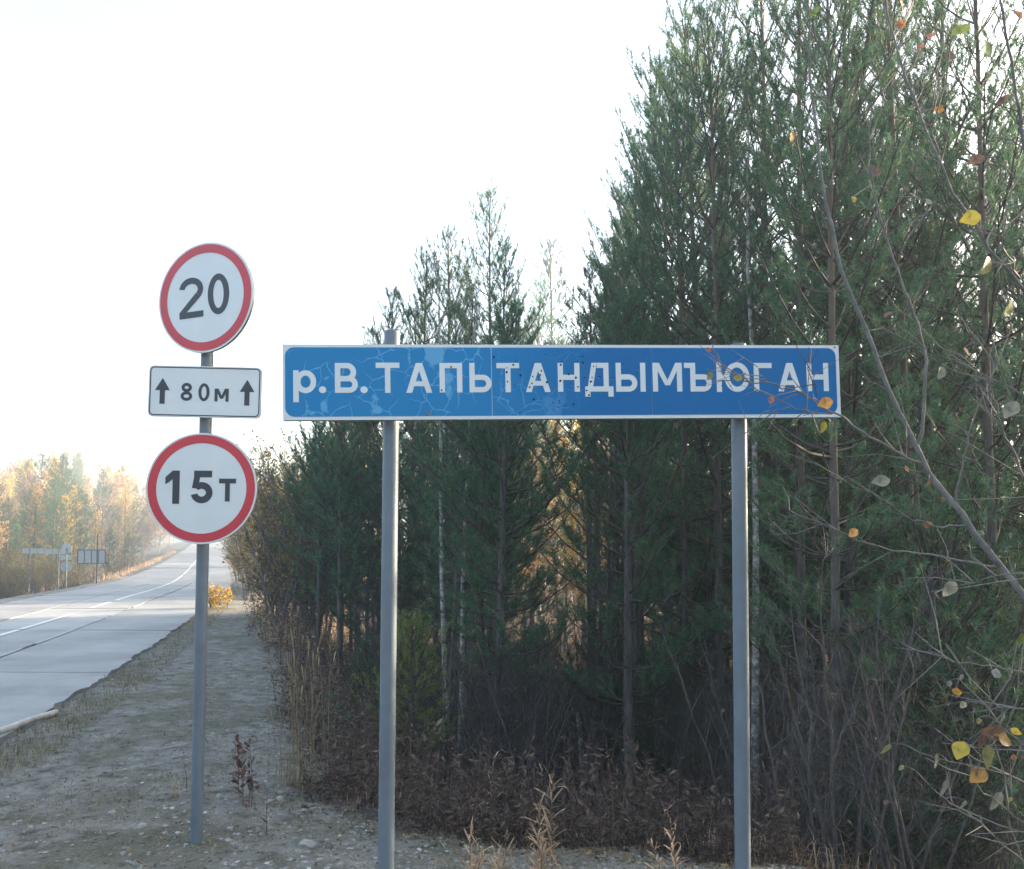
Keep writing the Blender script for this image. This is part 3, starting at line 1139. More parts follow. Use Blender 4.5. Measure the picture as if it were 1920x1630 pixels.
def plant(meshes, name, label, cat, group, x, y, s=1.0, rz=None, z=None, sz=None, tilt=0.0):
    o = thing(name, label, cat, group, (x, y, gz(x, y) - 0.02 if z is None else z), U(0, 6.28) if rz is None else rz, s)
    if sz:
        o.scale = (s, s, sz)
    if tilt:
        o.rotation_euler.x = U(-tilt, tilt)
        o.rotation_euler.y = U(-tilt, tilt)
    for part, me in zip(('trunk', 'crown'), meshes):
        link(part, me, o)
    return o


# ------------------------------------------------------------------ the pine forest
PH = [(11.0, .16, 1.95, .058), (12.0, .22, 1.80, .064), (10.0, .12, 1.95, .056), (12.5, .28, 2.0, .066), (9.0, .10, 1.75, .050), (11.5, .18, 2.1, .063)]
PINES = [pine_mesh(100 + i, *p) for i, p in enumerate(PH)]
SMALL_H = 5.0
SMALL = [pine_mesh(150 + i, SMALL_H, .10 + .08 * i, 1.15, .05, dead=10, gap=.30, inner=.2, up=(65, 10)) for i in range(3)]
BARE = [pine_mesh(170 + i, 9.0, .82, .6, .05, dead=60) for i in range(2)]


# how high the tree tops stand in the photograph, by column
_cx = [400, 470, 540, 575, 610, 680, 720, 760, 790, 840, 880, 920, 960, 1000, 1040, 1090, 1140, 1180, 1215, 1260, 1305, 1350, 1450, 3000]
_cy = [930, 890, 880, 850, 790, 640, 560, 520, 480, 440, 540, 400, 560, 560, 460, 570, 450, 400, 280, 130, 90, -20, -160, -400]


def cap_height(x, y):
    px, _, d = to_px((x, y, 1.9))
    if d < 2:
        return 14.0
    return EYE + (1035 - np.interp(px, _cx, _cy)) / 1500 * d - gz(x, y)


SPOTS = []


def free(x, y, r):
    return all((x - a) ** 2 + (y - c) ** 2 > (r + q) ** 2 * .25 for a, c, q in SPOTS)


PINE_LABEL = 'tall scots pine with a bare lower trunk in the roadside forest'


def put_pine(x, y, H, label=PINE_LABEL, group='pines of the roadside forest', kind=None):
    lib, hs = (SMALL, [SMALL_H] * 3) if H < 7 else (PINES, [p[0] for p in PH])
    k = int(rng.integers(len(lib))) if kind is None else kind
    if label == PINE_LABEL:
        if y < 5 or to_px((x, y, 1.9))[0] > 1950:
            label, group = 'pine of the woods on the right beside the viewpoint', 'pines beside the viewpoint'
        elif H < 7:
            label, group = 'middling pine half hidden between the tall forest pines', 'middling pines in the forest'
        elif y > 13.5:
            label, group = 'tall pine deeper in the forest behind the front trunks', 'pines deep in the forest'
    s = H / hs[k]
    o = plant(lib[k], 'young_pine' if H < 7 else 'pine_tree', label, 'tree', group, x, y, max(s, .62) if H >= 7 else s, sz=s, tilt=.02)
    SPOTS.append((x, y, 1.3))
    return o


# trees that make the skyline: pixel column, pixel height of the tip, distance
for px, ptop, d, kd in [(920, 352, 21, 1), (840, 425, 19, 0), (790, 470, 17.5, 2), (1042, 440, 41, 1), (1150, 405, 19, 0), (1205, 255, 17, 3), (1248, 105, 14.5, 0), (1325, -20, 13, 2),
                        (1345, -60, 16, 1), (1285, 70, 19, 4), (720, 560, 16.5, 4), (690, 612, 19, 2), (1180, 380, 22, 5), (1000, 540, 37, 4), (960, 545, 38, 0)]:
    x, y = at_px(px, d)
    put_pine(x, y, EYE + (1035 - ptop) / 1500 * d - gz(x, y), 'pine whose pointed tip stands clear against the white sky', 'pines of the skyline', kd)
# trunks that read singly low down
for px, d in [(932, 12.2), (1350, 9.6), (1500, 8.4), (1590, 8.9), (1290, 11.0), (1440, 11.5), (1655, 10.5), (670, 18.5), (640, 20.5), (1200, 12.5), (1720, 8.2), (1860, 7.2), (1560, 6.6), (1800, 10.0)]:
    x, y = at_px(px, d)
    put_pine(x, y, min(cap_height(x, y), U(11, 13)), kind=[1, 3, 0, 5][int(px) % 4])
for px, ptop, d in [(600, 800, 17), (640, 740, 16), (575, 850, 21), (660, 690, 21)]:
    x, y = at_px(px, d)
    put_pine(x, y, EYE + (1035 - ptop) / 1500 * d - gz(x, y), 'short bushy pine at the forest edge near the gravel shoulder', 'short pines at the forest edge')


def corridor(x, y):
    """the river strip, open to the sun"""
    ux, uy = math.sin(SUN_AZ), math.cos(SUN_AZ)
    return abs((x + 10) * uy * -1 + (y - 25.5) * ux)


n_pine = 0
tries = 0
while n_pine < 92 and tries < 6000:
    tries += 1
    if tries % 5 < 3:
        d = U(8, 21)
        px = U(560, 2000)
        x, y = at_px(px, d)
    else:
        x, y = U(5, 34), U(-22, 26)
        if to_px((x, y, 1.9))[0] < 2000 and y > 3:
            continue
    if edge_d(np.array([x]), np.array([y]))[0] < 2.4 or corridor(x, y) < 4.8 or y > 75 or not free(x, y, 1.35):
        continue
    c = cap_height(x, y) * U(.72, .97)
    pxx = to_px((x, y, 1.9))[0]
    if c < 3.0 or (0 < y < 34 and 935 < pxx < 1150) or (750 < pxx < 890 and 0 < y < 13):
        continue
    put_pine(x, y, min(c, U(10.5, 13)))
    n_pine += 1
n = tries = 0
while n < 46 and tries < 4000:
    tries += 1
    px, d = U(600, 1950), U(9.0, 24)
    x, y = at_px(px, d)
    if edge_d(np.array([x]), np.array([y]))[0] < 2.6 or corridor(x, y) < 3.6 or not free(x, y, .9) or 935 < px < 1150 or 735 < px < 890 and d < 13:
        continue
    put_pine(x, y, min(U(4.0, 6.9), cap_height(x, y) * .9))
    n += 1
# beyond the river: sunlit pines and golden birches
LIB_FARB = [decid_mesh(300 + i, 9.0, .07, nbr=26, t0=.15, bl=1.7, ntw=7, tl=.5, leaves=4.0, ls=.15, leaf=l, twig='twig_pink') for i, l in enumerate(['leaf_gold', 'leaf_orange', 'leaf_gold', 'leaf_orange'])]
n = 0
while n < 80:
    px = U(560, 2000) if n % 3 else U(880, 1200)
    d = U(33, 105)
    x, y = at_px(px, d)
    bank = ((y - 33) - (x + 6)) * .707          # metres behind the far bank of the sunny clearing
    if edge_d(np.array([x]), np.array([y]))[0] < 2.4 or bank < 0 or bank > 10 or not free(x, y, .7):
        continue
    c = cap_height(x, y) * U(.7, .96)
    H = min(c, U(9, 13))
    if U() < .3:
        put_pine(x, y, H, 'sunlit pine standing beyond the river behind the near forest', 'pines beyond the river')
    else:
        plant(LIB_FARB[int(rng.integers(4))], 'birch_tree', 'golden birch glowing in sun behind the near pines', 'tree', 'golden birches beyond the river', x, y, H / 9)
        SPOTS.append((x, y, 1.3))
    n += 1
# yellow birches on the near bank, with the low sun behind them
n = tries = 0
while n < 46 and tries < 4000:
    tries += 1
    px, d = (U(940, 1180) if tries % 2 else U(600, 1900)), U(20, 44)
    x, y = at_px(px, d)
    side = -(x + 10) * math.cos(SUN_AZ) + (y - 25.5) * math.sin(SUN_AZ)
    if not (-6.5 < side < -2.6) or edge_d(np.array([x]), np.array([y]))[0] < 2.2 or not free(x, y, .8):
        continue
    H = min(U(5, 9), cap_height(x, y) * .9)
    plant(LIB_FARB[int(rng.integers(4))], 'birch_tree', 'yellow birch lit from behind at the back of the near forest', 'tree', 'yellow birches at the back of the forest', x, y, H / 9)
    SPOTS.append((x, y, 1.0))
    n += 1
# thin bare poles inside the forest
n = 0
while n < 48:
    px, d = U(690, 1900), U(8.5, 22)
    x, y = at_px(px, d)
    if edge_d(np.array([x]), np.array([y]))[0] < 2.6 or not free(x, y, .5) or 945 < px < 1105:
        continue
    plant(BARE[n % 2], 'dead_pine', 'thin dead pine pole with bare side twigs among the forest trunks', 'tree', 'dead poles inside the forest', x, y, U(.6, .9), sz=min(U(.6, .95), cap_height(x, y) / 9.2), tilt=.05)
    SPOTS.append((x, y, .4))
    n += 1

# birches
BIRCH = [decid_mesh(320 + i, 9.5, .052, t0=.35, nbr=24, bl=1.1, ntw=6, tl=.45, leaves=.15, ls=.05, leaf='leaf_gold', wander=.03, spread=.03) for i in range(3)]
for i, (px, d, s, w) in enumerate([(832, 10.2, .80, .9), (858, 10.5, .85, .95), (874, 10.8, .75, .6), (1420, 8.2, .85, 1.0), (1478, 11, .8, .6), (1178, 11.4, .5, .5)]):
    x, y = at_px(px, d)
    plant(BIRCH[i % 3], 'birch_tree', 'one of three white birch trunks standing close together among dark pines' if i < 3 else 'slender single white birch trunk among dark pines', 'tree', 'trio of white birches' if i < 3 else 'single birches in the forest', x, y, s * .95, sz=min(s, cap_height(x, y) / 10))
# broken birch stump
q = on_ground(1093, 1468)
b = MB()
hh = 122 / 1500 * to_px(q)[2]
b.tube(np.array([(0, 0, -.2), (-.01, 0, hh * .3), (-.03, .02, hh * .7), (-.055, .01, hh * .97), (-.07, .01, hh * 1.08)]), [.045, .04, .036, .03, .006], 9)
o = tag(b.build('birch_stump', 'bark_birch'), 'broken white birch stump leaning in the dark undergrowth', 'stump')
o.location = q

# ------------------------------------------------------------------ trees across the road and along it
FAR_PINE = [pine_mesh(400 + i, 11.0, .12, 1.9, .09, per=16, nw=.022, nl=.12, gap=.5, twig=.2, dead=4, mats=('twig_bark', 'needle')) for i in range(2)]
FAR_SPRUCE = [pine_mesh(410, 12.0, .06, 1.6, .09, per=16, nw=.022, nl=.10, gap=.45, up=(30, -12), twig=.2, dead=2, mats=('twig_bark', 'needle_dark'))]
LARCH = [pine_mesh(420 + i, 8.0, .10, 1.2, .06, per=16, nw=.02, nl=.09, gap=.42, up=(40, 5), twig=.2, dead=2, mats=('twig_bark', 'larch_gold')) for i in range(2)]
FAR_DEC = [decid_mesh(430 + i, 11.0, .08, t0=.2, nbr=32, bl=3.0, ntw=8, tl=.9, leaves=le * 2.0, ls=.23, leaf=lf, twig='twig_pink', trunk_mat='bark_birch', thick=2.0)
           for i, (le, lf) in enumerate([(2.2, 'leaf_orange'), (3.0, 'leaf_gold'), (1.4, 'leaf_orange'), (2.6, 'leaf_willow')])]
WILLOW = [decid_mesh(450 + i, 3.6, .022, stems=9, spread=.32, t0=.15, nbr=13, bl=.9, ntw=5, tl=.35, leaves=1.3, ls=.06, trunk_mat='bark_grey', twig='twig_bark', leaf='leaf_willow', wander=.07) for i in range(3)]
BARE_SHRUB = [decid_mesh(460 + i, 2.3, .009, stems=8, spread=.35, t0=.15, nbr=9, bl=.6, ntw=4, tl=.28, leaves=.01, ls=.05, trunk_mat='dead_twig', twig='dead_twig', leaf='leaf_dry', wander=.08, thick=.7) for i in range(3)]
_lx = [-600, -100, 0, 30, 75, 150, 200, 260, 330, 415]
_ly = [820, 860, 893, 868, 850, 846, 868, 905, 965, 1012]


def left_side(x, y):
    return float(road_l(np.array([y]))[0]) - x


n = tries = 0
KINDS = [(FAR_DEC[0], 11.0, 'birch_tree', 'sunlit orange birch in the woods across the road', 'orange birches across the road'),
         (FAR_DEC[1], 11.0, 'birch_tree', 'bright yellow birch in the woods across the road', 'yellow birches across the road'),
         (FAR_DEC[2], 11.0, 'birch_tree', 'nearly bare pinkish birch in the woods across the road', 'bare birches across the road'),
         (FAR_PINE[0], 11.0, 'pine_tree', 'dense green pine in the woods across the road', 'green pines across the road'),
         (FAR_PINE[1], 11.0, 'pine_tree', 'dense green pine in the woods across the road', 'green pines across the road'),
         (FAR_SPRUCE[0], 12.0, 'spruce_tree', 'dark narrow spruce in the woods across the road', 'spruces across the road'),
         (LARCH[0], 8.0, 'larch_tree', 'golden larch in the woods across the road', 'golden larches across the road'),
         (LARCH[1], 8.0, 'larch_tree', 'golden larch in the woods across the road', 'golden larches across the road')]
while n < 215 and tries < 16000:
    tries += 1
    d = 46 + 120 * U() ** 1.7
    px = U(-200, 400)
    x, y = at_px(px, d)
    dl = left_side(x, y)
    if dl < 6.5 + (3 if d < 60 else 0) or not free(x, y, .5):
        continue
    c = EYE + (1035 - np.interp(px, _lx, _ly)) / 1500 * d - gz(x, y)
    H = min(c * U(.62, 1.0), 17 if d < 130 else 22)
    front = dl < 14
    k = rng.choice(8, p=[.09, .13, .11, .25, .24, .01, .11, .06] if front else [.19, .24, .11, .18, .17, .03, .05, .03])
    if H < 2.5 or (k == 5 and px > 90):
        continue
    me, h, nm, lb, gr = KINDS[k]
    if k >= 6:
        H *= .8
    plant(me, nm, lb, 'tree', gr, x, y, min(H / h * 1.1, 1.25), sz=H / h)
    SPOTS.append((x, y, 2.0))
    n += 1
n = tries = 0
while n < 60 and tries < 5000:
    tries += 1
    d = U(85, 270)
    px = U(225, 470)
    x, y = at_px(px, d)
    dl = left_side(x, y)
    ed = edge_d(np.array([x]), np.array([y]))[0]
    if not (4.5 < dl < 40 or 2 < ed < 30) or not free(x, y, 1.0):
        continue
    c = EYE + (1035 - np.interp(px, [225, 260, 330, 400, 470], [890, 905, 930, 950, 900])) / 1500 * d - gz(x, y)
    H = min(c * U(.55, 1.0), 15)
    k = rng.choice(8, p=[.22, .12, .28, .12, .12, .04, .06, .04])
    if H < 3:
        continue
    me, h, nm, lb, gr = KINDS[k]
    plant(me, nm, lb.replace('in the woods across the road', 'at the far end of the road'), 'tree', gr.replace('across the road', 'at the far end of the road'), x, y, min(H / h * 1.1, 1.25), sz=H / h)
    SPOTS.append((x, y, 1.6))
    n += 1
# the golden larch by the far sign post, and the pines left of it
for px, ptop, d, k, lb in [(178, 968, 62, 6, 'bright golden larch rising behind the thin post across the road'), (205, 995, 66, 3, None), (150, 985, 60, 4, None), (240, 1000, 78, 3, None), (70, 905, 75, 0, None),
                           (10, 950, 64, 3, None), (110, 1000, 58, 4, None), (30, 985, 57, 4, None)]:
    x, y = at_px(px, d)
    H = EYE + (1035 - ptop) / 1500 * d - gz(x, y)
    me, h, nm, l0, gr = KINDS[k]
    plant(me, nm, lb or l0, 'tree', gr, x, y, min(H / h * 1.2, 1.2), sz=H / h)
for px, ptop, d in [(-25, 872, 118), (-5, 880, 124), (12, 872, 130), (28, 868, 126), (44, 874, 133), (60, 880, 140), (-45, 866, 120)]:
    x, y = at_px(px, d)
    H = EYE + (1035 - ptop) / 1500 * d - gz(x, y)
    me, h, nm, l0, gr = KINDS[5]
    plant(me, nm, l0, 'tree', gr, x, y, H / h * .9, sz=H / h)
# bushes on the far verge
for i, (px, d) in enumerate([(15, 43), (45, 45), (75, 47), (-20, 42), (100, 52), (140, 58), (60, 43), (90, 47), (30, 41), (115, 50), (0, 40), (-40, 40), (150, 56), (68, 50), (25, 47), (165, 62), (205, 70), (225, 78), (250, 88), (-60, 40), (-110, 40), (30, 52), (120, 52), (-5, 50)]):
    if 30 < px < 140:
        d = 54 + i % 4          # behind the signs
    x, y = at_px(px, d)
    if left_side(x, y) < 3.0:
        x -= 3.0 - left_side(x, y)
    plant(WILLOW[i % 3], 'willow_bush', 'leafy brownish bush on the verge across the road', 'bush', 'bushes across the road', x, y, U(.55, .95))
# willows at the end of the near forest, right of the road
for i, (px, d, s) in enumerate([(545, 19, .95), (520, 22, 1.0), (560, 23, 1.05), (500, 26, 1.05), (585, 20.5, .9), (530, 28, 1.25), (478, 31, 1.0), (490, 36, 1.3), (462, 39, 1.0), (540, 34, 1.5), (470, 47, 1.3), (452, 52, 1.0),
                                (500, 44, 1.6), (565, 27, 1.3), (605, 24, 1.2), (445, 62, 1.0)]):
    x, y = at_px(px, d)
    if corridor(x, y) < 2.6:
        continue
    plant(WILLOW[i % 3], 'willow_bush', 'willow bush with small yellowing leaves at the forest end beside the road', 'bush', 'willows beside the road', x, y, s * 1.28)
# small yellow bush on the shoulder
q = on_ground(412, 1142)
ub = decid_mesh(480, .62, .008, stems=6, spread=.4, t0=.1, nbr=8, bl=.3, ntw=4, tl=.16, leaves=2, ls=.06, trunk_mat='twig_bark', leaf='larch_gold')
plant(ub, 'yellow_bush', 'small bright yellow bush on the road shoulder beyond the round signs', 'bush', None, q.x, q.y, 1.1)
# woods along the right of the far road
n = tries = 0
while n < 80 and tries < 6000:
    tries += 1
    d = 30 + 140 * U() ** 1.5
    px = U(440, 640)
    x, y = at_px(px, d)
    ed = edge_d(np.array([x]), np.array([y]))[0]
    if ed < 1.5 or ed > 30 or corridor(x, y) < 4.5 or not free(x, y, 1.4):
        continue
    c = EYE + (1035 - np.interp(px, _cx, _cy)) / 1500 * d - gz(x, y)
    H = min(c * U(.5, .9), 14)
    if H < 2:
        continue
    k = rng.choice([0, 1, 2, 3, 4, 6])
    me, h, nm, lb, gr = KINDS[k]
    plant(me, nm, lb.replace('in the woods across the road', 'beside the far stretch of road past the willows'), 'tree', gr.replace('across the road', 'beside the far road'), x, y, min(H / h * 1.1, 1.1), sz=H / h)
    SPOTS.append((x, y, 2.0))
    n += 1
# the woods go on behind and beside the viewer, out of frame
for i in range(84):
    if i < 44:
        y = U(-45, 22)
        x = float(road_l(np.array([y]))[0]) - U(5, 26)
        if x > -.75 * y - 3 and y > 0:
            continue
    else:
        x, y = U(-20, 22), U(-48, -14)
        if edge_d(np.array([x]), np.array([y]))[0] < 3 and left_side(x, y) < 4:
            continue
    k = int(rng.choice([3, 4, 3, 4, 2]))
    me, h, nm, lb, gr = KINDS[k]
    H = U(9, 13)
    plant(me, nm, lb.replace('in the woods across the road', 'of the woods behind the viewpoint'), 'tree', 'woods behind the viewpoint', x, y, H / h)

# ------------------------------------------------------------------ undergrowth
GROUPS = 'bare shrubs of the undergrowth'
n = 0
while n < 56:
    if n % 3 == 0:
        px, d = U(1450, 1960), U(5.2, 10)
    else:
        px, d = U(560, 1500), U(8, 17)
    x, y = at_px(px, d)
    if edge_d(np.array([x]), np.array([y]))[0] < 1.2 or 740 < px < 900 and d < 13:
        continue
    plant(BARE_SHRUB[n % 3], 'bare_shrub', 'leafless twiggy shrub in the undergrowth between the forest trunks', 'shrub', GROUPS, x, y, U(.6, 1.15))
    n += 1
YOUNG = [pine_mesh(500 + i, 1.6, .03, .55, .018, per=34, nw=.006, nl=.05, inner=.1, gap=.13, nb=5, up=(55, 15), twig=.07, dead=0, mats=('twig_bark', m)) for i, m in enumerate(['needle_young', 'needle', 'needle_dark'])]
for px, d, s, k, lb in [(1745, 6.6, 2.0, 1, 'bright green bushy young pine among bare twigs at the right'), (1850, 7.0, 1.8, 1, None), (1560, 9.5, 1.5, 2, None), (1600, 7.8, .8, 1, None), (775, 8.8, 1.1, 0, 'yellow green young conifer behind the left post of the blue sign'), (690, 11.5, .7, 1, None), (1690, 6.4, .75, 1, 'low green pine sapling at the foot of the right hand trunks'),
                        (1660, 7.0, .6, 2, None), (1120, 10.8, 1.25, 2, None), (1010, 12.5, 1.1, 2, None), (1230, 9.8, 1.1, 2, None), (1320, 10.5, 1.2, 1, None), (1780, 7.8, 1.5, 1, None), (630, 8.2, .35, 1, None)]:
    x, y = at_px(px, d)
    plant(YOUNG[k], 'pine_sapling', lb or 'small dark pine sapling in the undergrowth below the tall pines', 'sapling', None if lb else 'pine saplings in the undergrowth', x, y, s)


def kite(b, o, a, w, s, k, m, fold=.12):
    n = np.cross(a, w)
    b.quads(np.stack([o, o + a * s * .45 + w * s * k + n * s * fold, o + a * s, o + a * s * .45 - w * s * k + n * s * fold], 1), m)


def weeds(n, sampler, h, leaves, ls, mats, seed, lean=.2):
    """a stand of dead stalks with withered leaves, too many to count"""
    r = np.random.default_rng(seed)
    xy = sampler(r, n)
    n = len(xy)
    z = ground_z(xy[:, 0], xy[:, 1])
    H = h[0] + (h[1] - h[0]) * r.uniform(0, 1, n) ** 1.5
    d = nrm(np.column_stack([r.normal(0, lean, (n, 2)), np.ones(n)]))
    p = np.column_stack([xy, z - .03])
    w = perp(d, r) * .0028
    e = p + d * H[:, None] + np.column_stack([r.normal(0, .06, (n, 2)) * H[:, None], np.zeros(n)])
    mid = p + d * (H * .5)[:, None]
    b = MB()
    b.quads(np.stack([p - w, p + w, mid + w * .8, mid - w * .8], 1), 0)
    b.quads(np.stack([mid - w * .8, mid + w * .8, e + w * .4, e - w * .4], 1), 0)
    t = r.uniform(.2, 1.0, (n, leaves))
    o = p[:, None] + (e - p)[:, None] * t[..., None]
    a = nrm(r.normal(size=o.shape) * [1, 1, .7] + [0, 0, -.25])
    ww = perp(a, r)
    s = (ls * r.uniform(.5, 1.3, t.shape))[..., None]
    kite(b, o.reshape(-1, 3), a.reshape(-1, 3), ww.reshape(-1, 3), s.reshape(-1, 1), .16, 1)
    return b


def sample_px(px, py_or_d, dmin, dmax, emin, emax, clump=0.0):
    def f(r, n):
        out = []
        d = dmin + (dmax - dmin) * r.uniform(0, 1, n * 4) ** 1.2
        u = r.uniform(px[0], px[1], n * 4)
        x = (u - 960) / 1500 * d
        e = edge_d(x, d) + .3 * wob(x * 1.4, d * 1.4)
        ok = (e > emin) & (e < emax)
        if clump:
            ok &= (wob(x * .9 + 2, d * .9) + r.normal(0, .4, n * 4)) > clump
        return np.column_stack([x, d])[ok][:n]
    return f


tag(weeds(3600, sample_px((480, 1500), 0, 5.3, 17, .25, 4.6), (.2, .85), 12, .065, None, 11).build('dry_undergrowth', ['stem_red', 'leaf_dry']), 'dark withered weeds covering the embankment slope below the pines', 'undergrowth', kind='stuff')
tag(weeds(1500, sample_px((480, 2000), 0, 5.6, 22, 2.0, 14), (.15, .7), 10, .08, None, 12).build('forest_weeds', ['stem_red', 'leaf_dry']), 'brown withered plants over the forest floor among the trunks', 'undergrowth', kind='stuff')
tag(weeds(300, sample_px((420, 760), 0, 7, 26, .1, 1.6), (.3, .9), 9, .05, None, 13).build('russet_weeds', ['stem_red', 'leaf_russet']), 'reddish brown weeds along the brink of the shoulder', 'undergrowth', kind='stuff')
tag(weeds(500, sample_px((400, 620), 0, 14, 40, -.2, 3), (.3, 1.2), 10, .09, None, 14).build('roadside_weeds', ['stem_red', 'leaf_russet']), 'russet weeds under the willows beside the road', 'undergrowth', kind='stuff')


def blades(n, sampler, h, w, mat_, seed, curve=.4, up=1.0):
    r = np.random.default_rng(seed)
    xy = sampler(r, n)
    n = len(xy)
    z = ground_z(xy[:, 0], xy[:, 1])
    p = np.column_stack([xy, z - .004])
    H = (h[0] + (h[1] - h[0]) * r.uniform(0, 1, n) ** 2)[:, None]
    a = r.uniform(0, 6.28, n)
    out = np.column_stack([np.cos(a), np.sin(a), np.zeros(n)])
    sd = np.column_stack([-np.sin(a), np.cos(a), np.zeros(n)])
    ww = (w * r.uniform(.6, 1.3, n))[:, None]
    c = r.uniform(.1, curve, n)[:, None]
    m1 = p + out * H * c * .35 + np.array([0, 0, 1]) * H * .6 * up
    e = p + out * H * c * 1.3 + np.array([0, 0, 1]) * H * up * (1 - c * .5)
    b = MB()
    b.quads(np.stack([p - sd * ww, p + sd * ww, m1 + sd * ww * .8, m1 - sd * ww * .8], 1), 0)
    b.tris(np.stack([m1 - sd * ww * .8, m1 + sd * ww * .8, e], 1), 0)
    return b


def samp_shoulder(y0, y1, o0, o1, clump):
    def f(r, n):
        y = y0 + (y1 - y0) * r.uniform(0, 1, n * 5) ** 1.5
        x = road_r(y) + r.uniform(o0, o1, n * 5)
        e = edge_d(x, y)
        ok = (e < .5) & ((wob(x * .8, y * .8 + 3) + .6 * wob(x * 2.7, y * 2.7) + r.normal(0, .35, n * 5)) > clump)
        return np.column_stack([x, y])[ok][:n]
    return f


tag(blades(26000, samp_shoulder(4, 24, .15, 8, .15), (.02, .075), .0026, 'grass_dull', 21, 1.6, .6).build('shoulder_grass', 'grass_dull'), 'thin short dry grass patches on the gravel shoulder', 'grass', kind='stuff')
tag(blades(11000, samp_shoulder(5, 42, -.10, .7, -.5), (.03, .13), .0035, 'grass_dull', 22, 1.2).build('edge_grass', 'grass_dull'), 'low dry grass fringe along the near road edge', 'grass', kind='stuff')


def samp_left(y0, y1, o0, o1):
    def f(r, n):
        y = r.uniform(y0, y1, n)
        x = road_l(y) - o0 - (o1 - o0) * r.uniform(0, 1, n)
        return np.column_stack([x, y])
    return f


tag(blades(9000, samp_left(52, 135, .6, 8), (.2, .8), .016, 'straw', 23, .7).build('verge_grass', 'leaf_tan'), 'tawny dry grass on the verge across the road', 'grass', kind='stuff')
tag(blades(5000, sample_px((440, 700), 0, 16, 60, .0, 5), (.2, .8), .008, 'straw', 24, .7).build('brink_grass', 'straw'), 'dry grass below the willows at the forest edge', 'grass', kind='stuff')
tag(blades(9000, sample_px((560, 1950), 0, 5.5, 14, .6, 12, .1), (.08, .4), .003, 'grass_dull', 25, .9).build('forest_grass', 'leaf_tan'), 'sparse tan grass on the forest floor', 'grass', kind='stuff')


def litter(n, sampler, s, m, seed, name, label):
    r = np.random.default_rng(seed)
    xy = sampler(r, n)
    n = len(xy)
    p = np.column_stack([xy, ground_z(xy[:, 0], xy[:, 1]) + .006])
    a = nrm(r.normal(size=(n, 3)) * [1, 1, .25])
    w = nrm(np.cross(a, r.normal(size=(n, 3)) * .35 + [0, 0, 1]))
    b = MB()
    kite(b, p, a, w, (s * r.uniform(.5, 1.3, n))[:, None], .33, 0)
    tag(b.build(name, m), label, 'leaf litter', kind='stuff')


litter(9000, sample_px((500, 2000), 0, 5.0, 16, .0, 12), .05, 'litter', 31, 'leaf_litter', 'fallen brown leaves over the forest floor and slope')
litter(3600, samp_shoulder(3.6, 14, .1, 8, -.9), .03, 'litter', 32, 'fallen_leaves', 'scattered fallen leaves on the gravel shoulder')


def stones(n, sampler, s0, s1, seed):
    r = np.random.default_rng(seed)
    xy = sampler(r, n)
    n = len(xy)
    z = ground_z(xy[:, 0], xy[:, 1])
    octa = np.array([(1, 0, 0), (.3, .95, 0), (-.8, .6, 0), (-.8, -.6, 0), (.3, -.95, 0), (0, 0, .8), (0, 0, -.5)])
    f = np.array([(0, 1, 5), (1, 2, 5), (2, 3, 5), (3, 4, 5), (4, 0, 5), (1, 0, 6), (2, 1, 6), (3, 2, 6), (4, 3, 6), (0, 4, 6)])
    s = s0 + (s1 - s0) * r.uniform(0, 1, n) ** 4
    v = octa[None] * r.uniform(.6, 1.3, (n, 7, 1)) * s[:, None, None] * np.array([1, 1, .55])
    a = r.uniform(0, 6.28, n)
    c, q = np.cos(a)[:, None], np.sin(a)[:, None]
    v = np.stack([v[..., 0] * c - v[..., 1] * q, v[..., 0] * q + v[..., 1] * c, v[..., 2]], -1)
    v += np.column_stack([xy, z + s * .1])[:, None]
    b = MB()
    b._add(v.reshape(-1, 3), (f[None] + 7 * np.arange(n)[:, None, None]).reshape(-1, 3), 0)
    return b


foliage('gravel', [(0.0, (0.13, 0.125, 0.11)), (0.6, (0.27, 0.26, 0.235)), (0.95, (0.40, 0.39, 0.37)), (1.0, (0.62, 0.61, 0.58))], 0)


def samp_pad(r, n):
    d = 4.0 + 10 * r.uniform(0, 1, n * 4) ** 2
    x = (r.uniform(-60, 1500, n * 4) - 960) / 1500 * d
    e = edge_d(x, d)
    ok = (e < .7) & (x > road_r(d) + .1) & (r.uniform(0, 1, n * 4) < np.where(e > -1.0, 1.0, .35))
    return np.column_stack([x, d])[ok][:n]


tag(stones(15000, samp_pad, .004, .026, 41).build('gravel', 'gravel'), 'loose pale gravel scattered over the road shoulder', 'gravel', kind='stuff')
for i, (px, py, s, lb) in enumerate([(266, 1550, .036, 'flat pale stone lying beside the foot of the round sign post'), (210, 1525, .03, None), (505, 1506, .04, None), (525, 1498, .035, None), (575, 1585, .05, None),
                                     (1082, 1592, .03, None), (55, 1552, .022, None), (245, 1424, .022, None), (215, 1243, .05, None), (196, 1254, .05, None), (428, 1578, .03, None), (410, 1492, .02, None)]):
    q = on_ground(px, py)
    b = MB()
    r = np.random.default_rng(60 + i)
    rings = []
    for zz, rr in ((-.3, .8), (0, 1.0), (.35, .85), (.55, .45)):
        rings.append([(s * rr * 1.3 * r.uniform(.85, 1.1) * math.cos(t), s * rr * .9 * r.uniform(.85, 1.1) * math.sin(t), s * zz * 1.1) for t in np.linspace(0, 2 * np.pi, 9, endpoint=False)])
    rings = np.array(rings)
    k = np.arange(9)
    for j in range(3):
        b.quads(np.stack([rings[j][k], rings[j][(k + 1) % 9], rings[j + 1][(k + 1) % 9], rings[j + 1][k]], 1), 0)
    b.poly(rings[3], 0)
    o = tag(b.build('stone', 'stone'), lb or 'pale stone lying on the gravel shoulder', 'stone', None if lb else 'stones on the shoulder')
    o.location = q
    o.rotation_euler.z = r.uniform(0, 6)


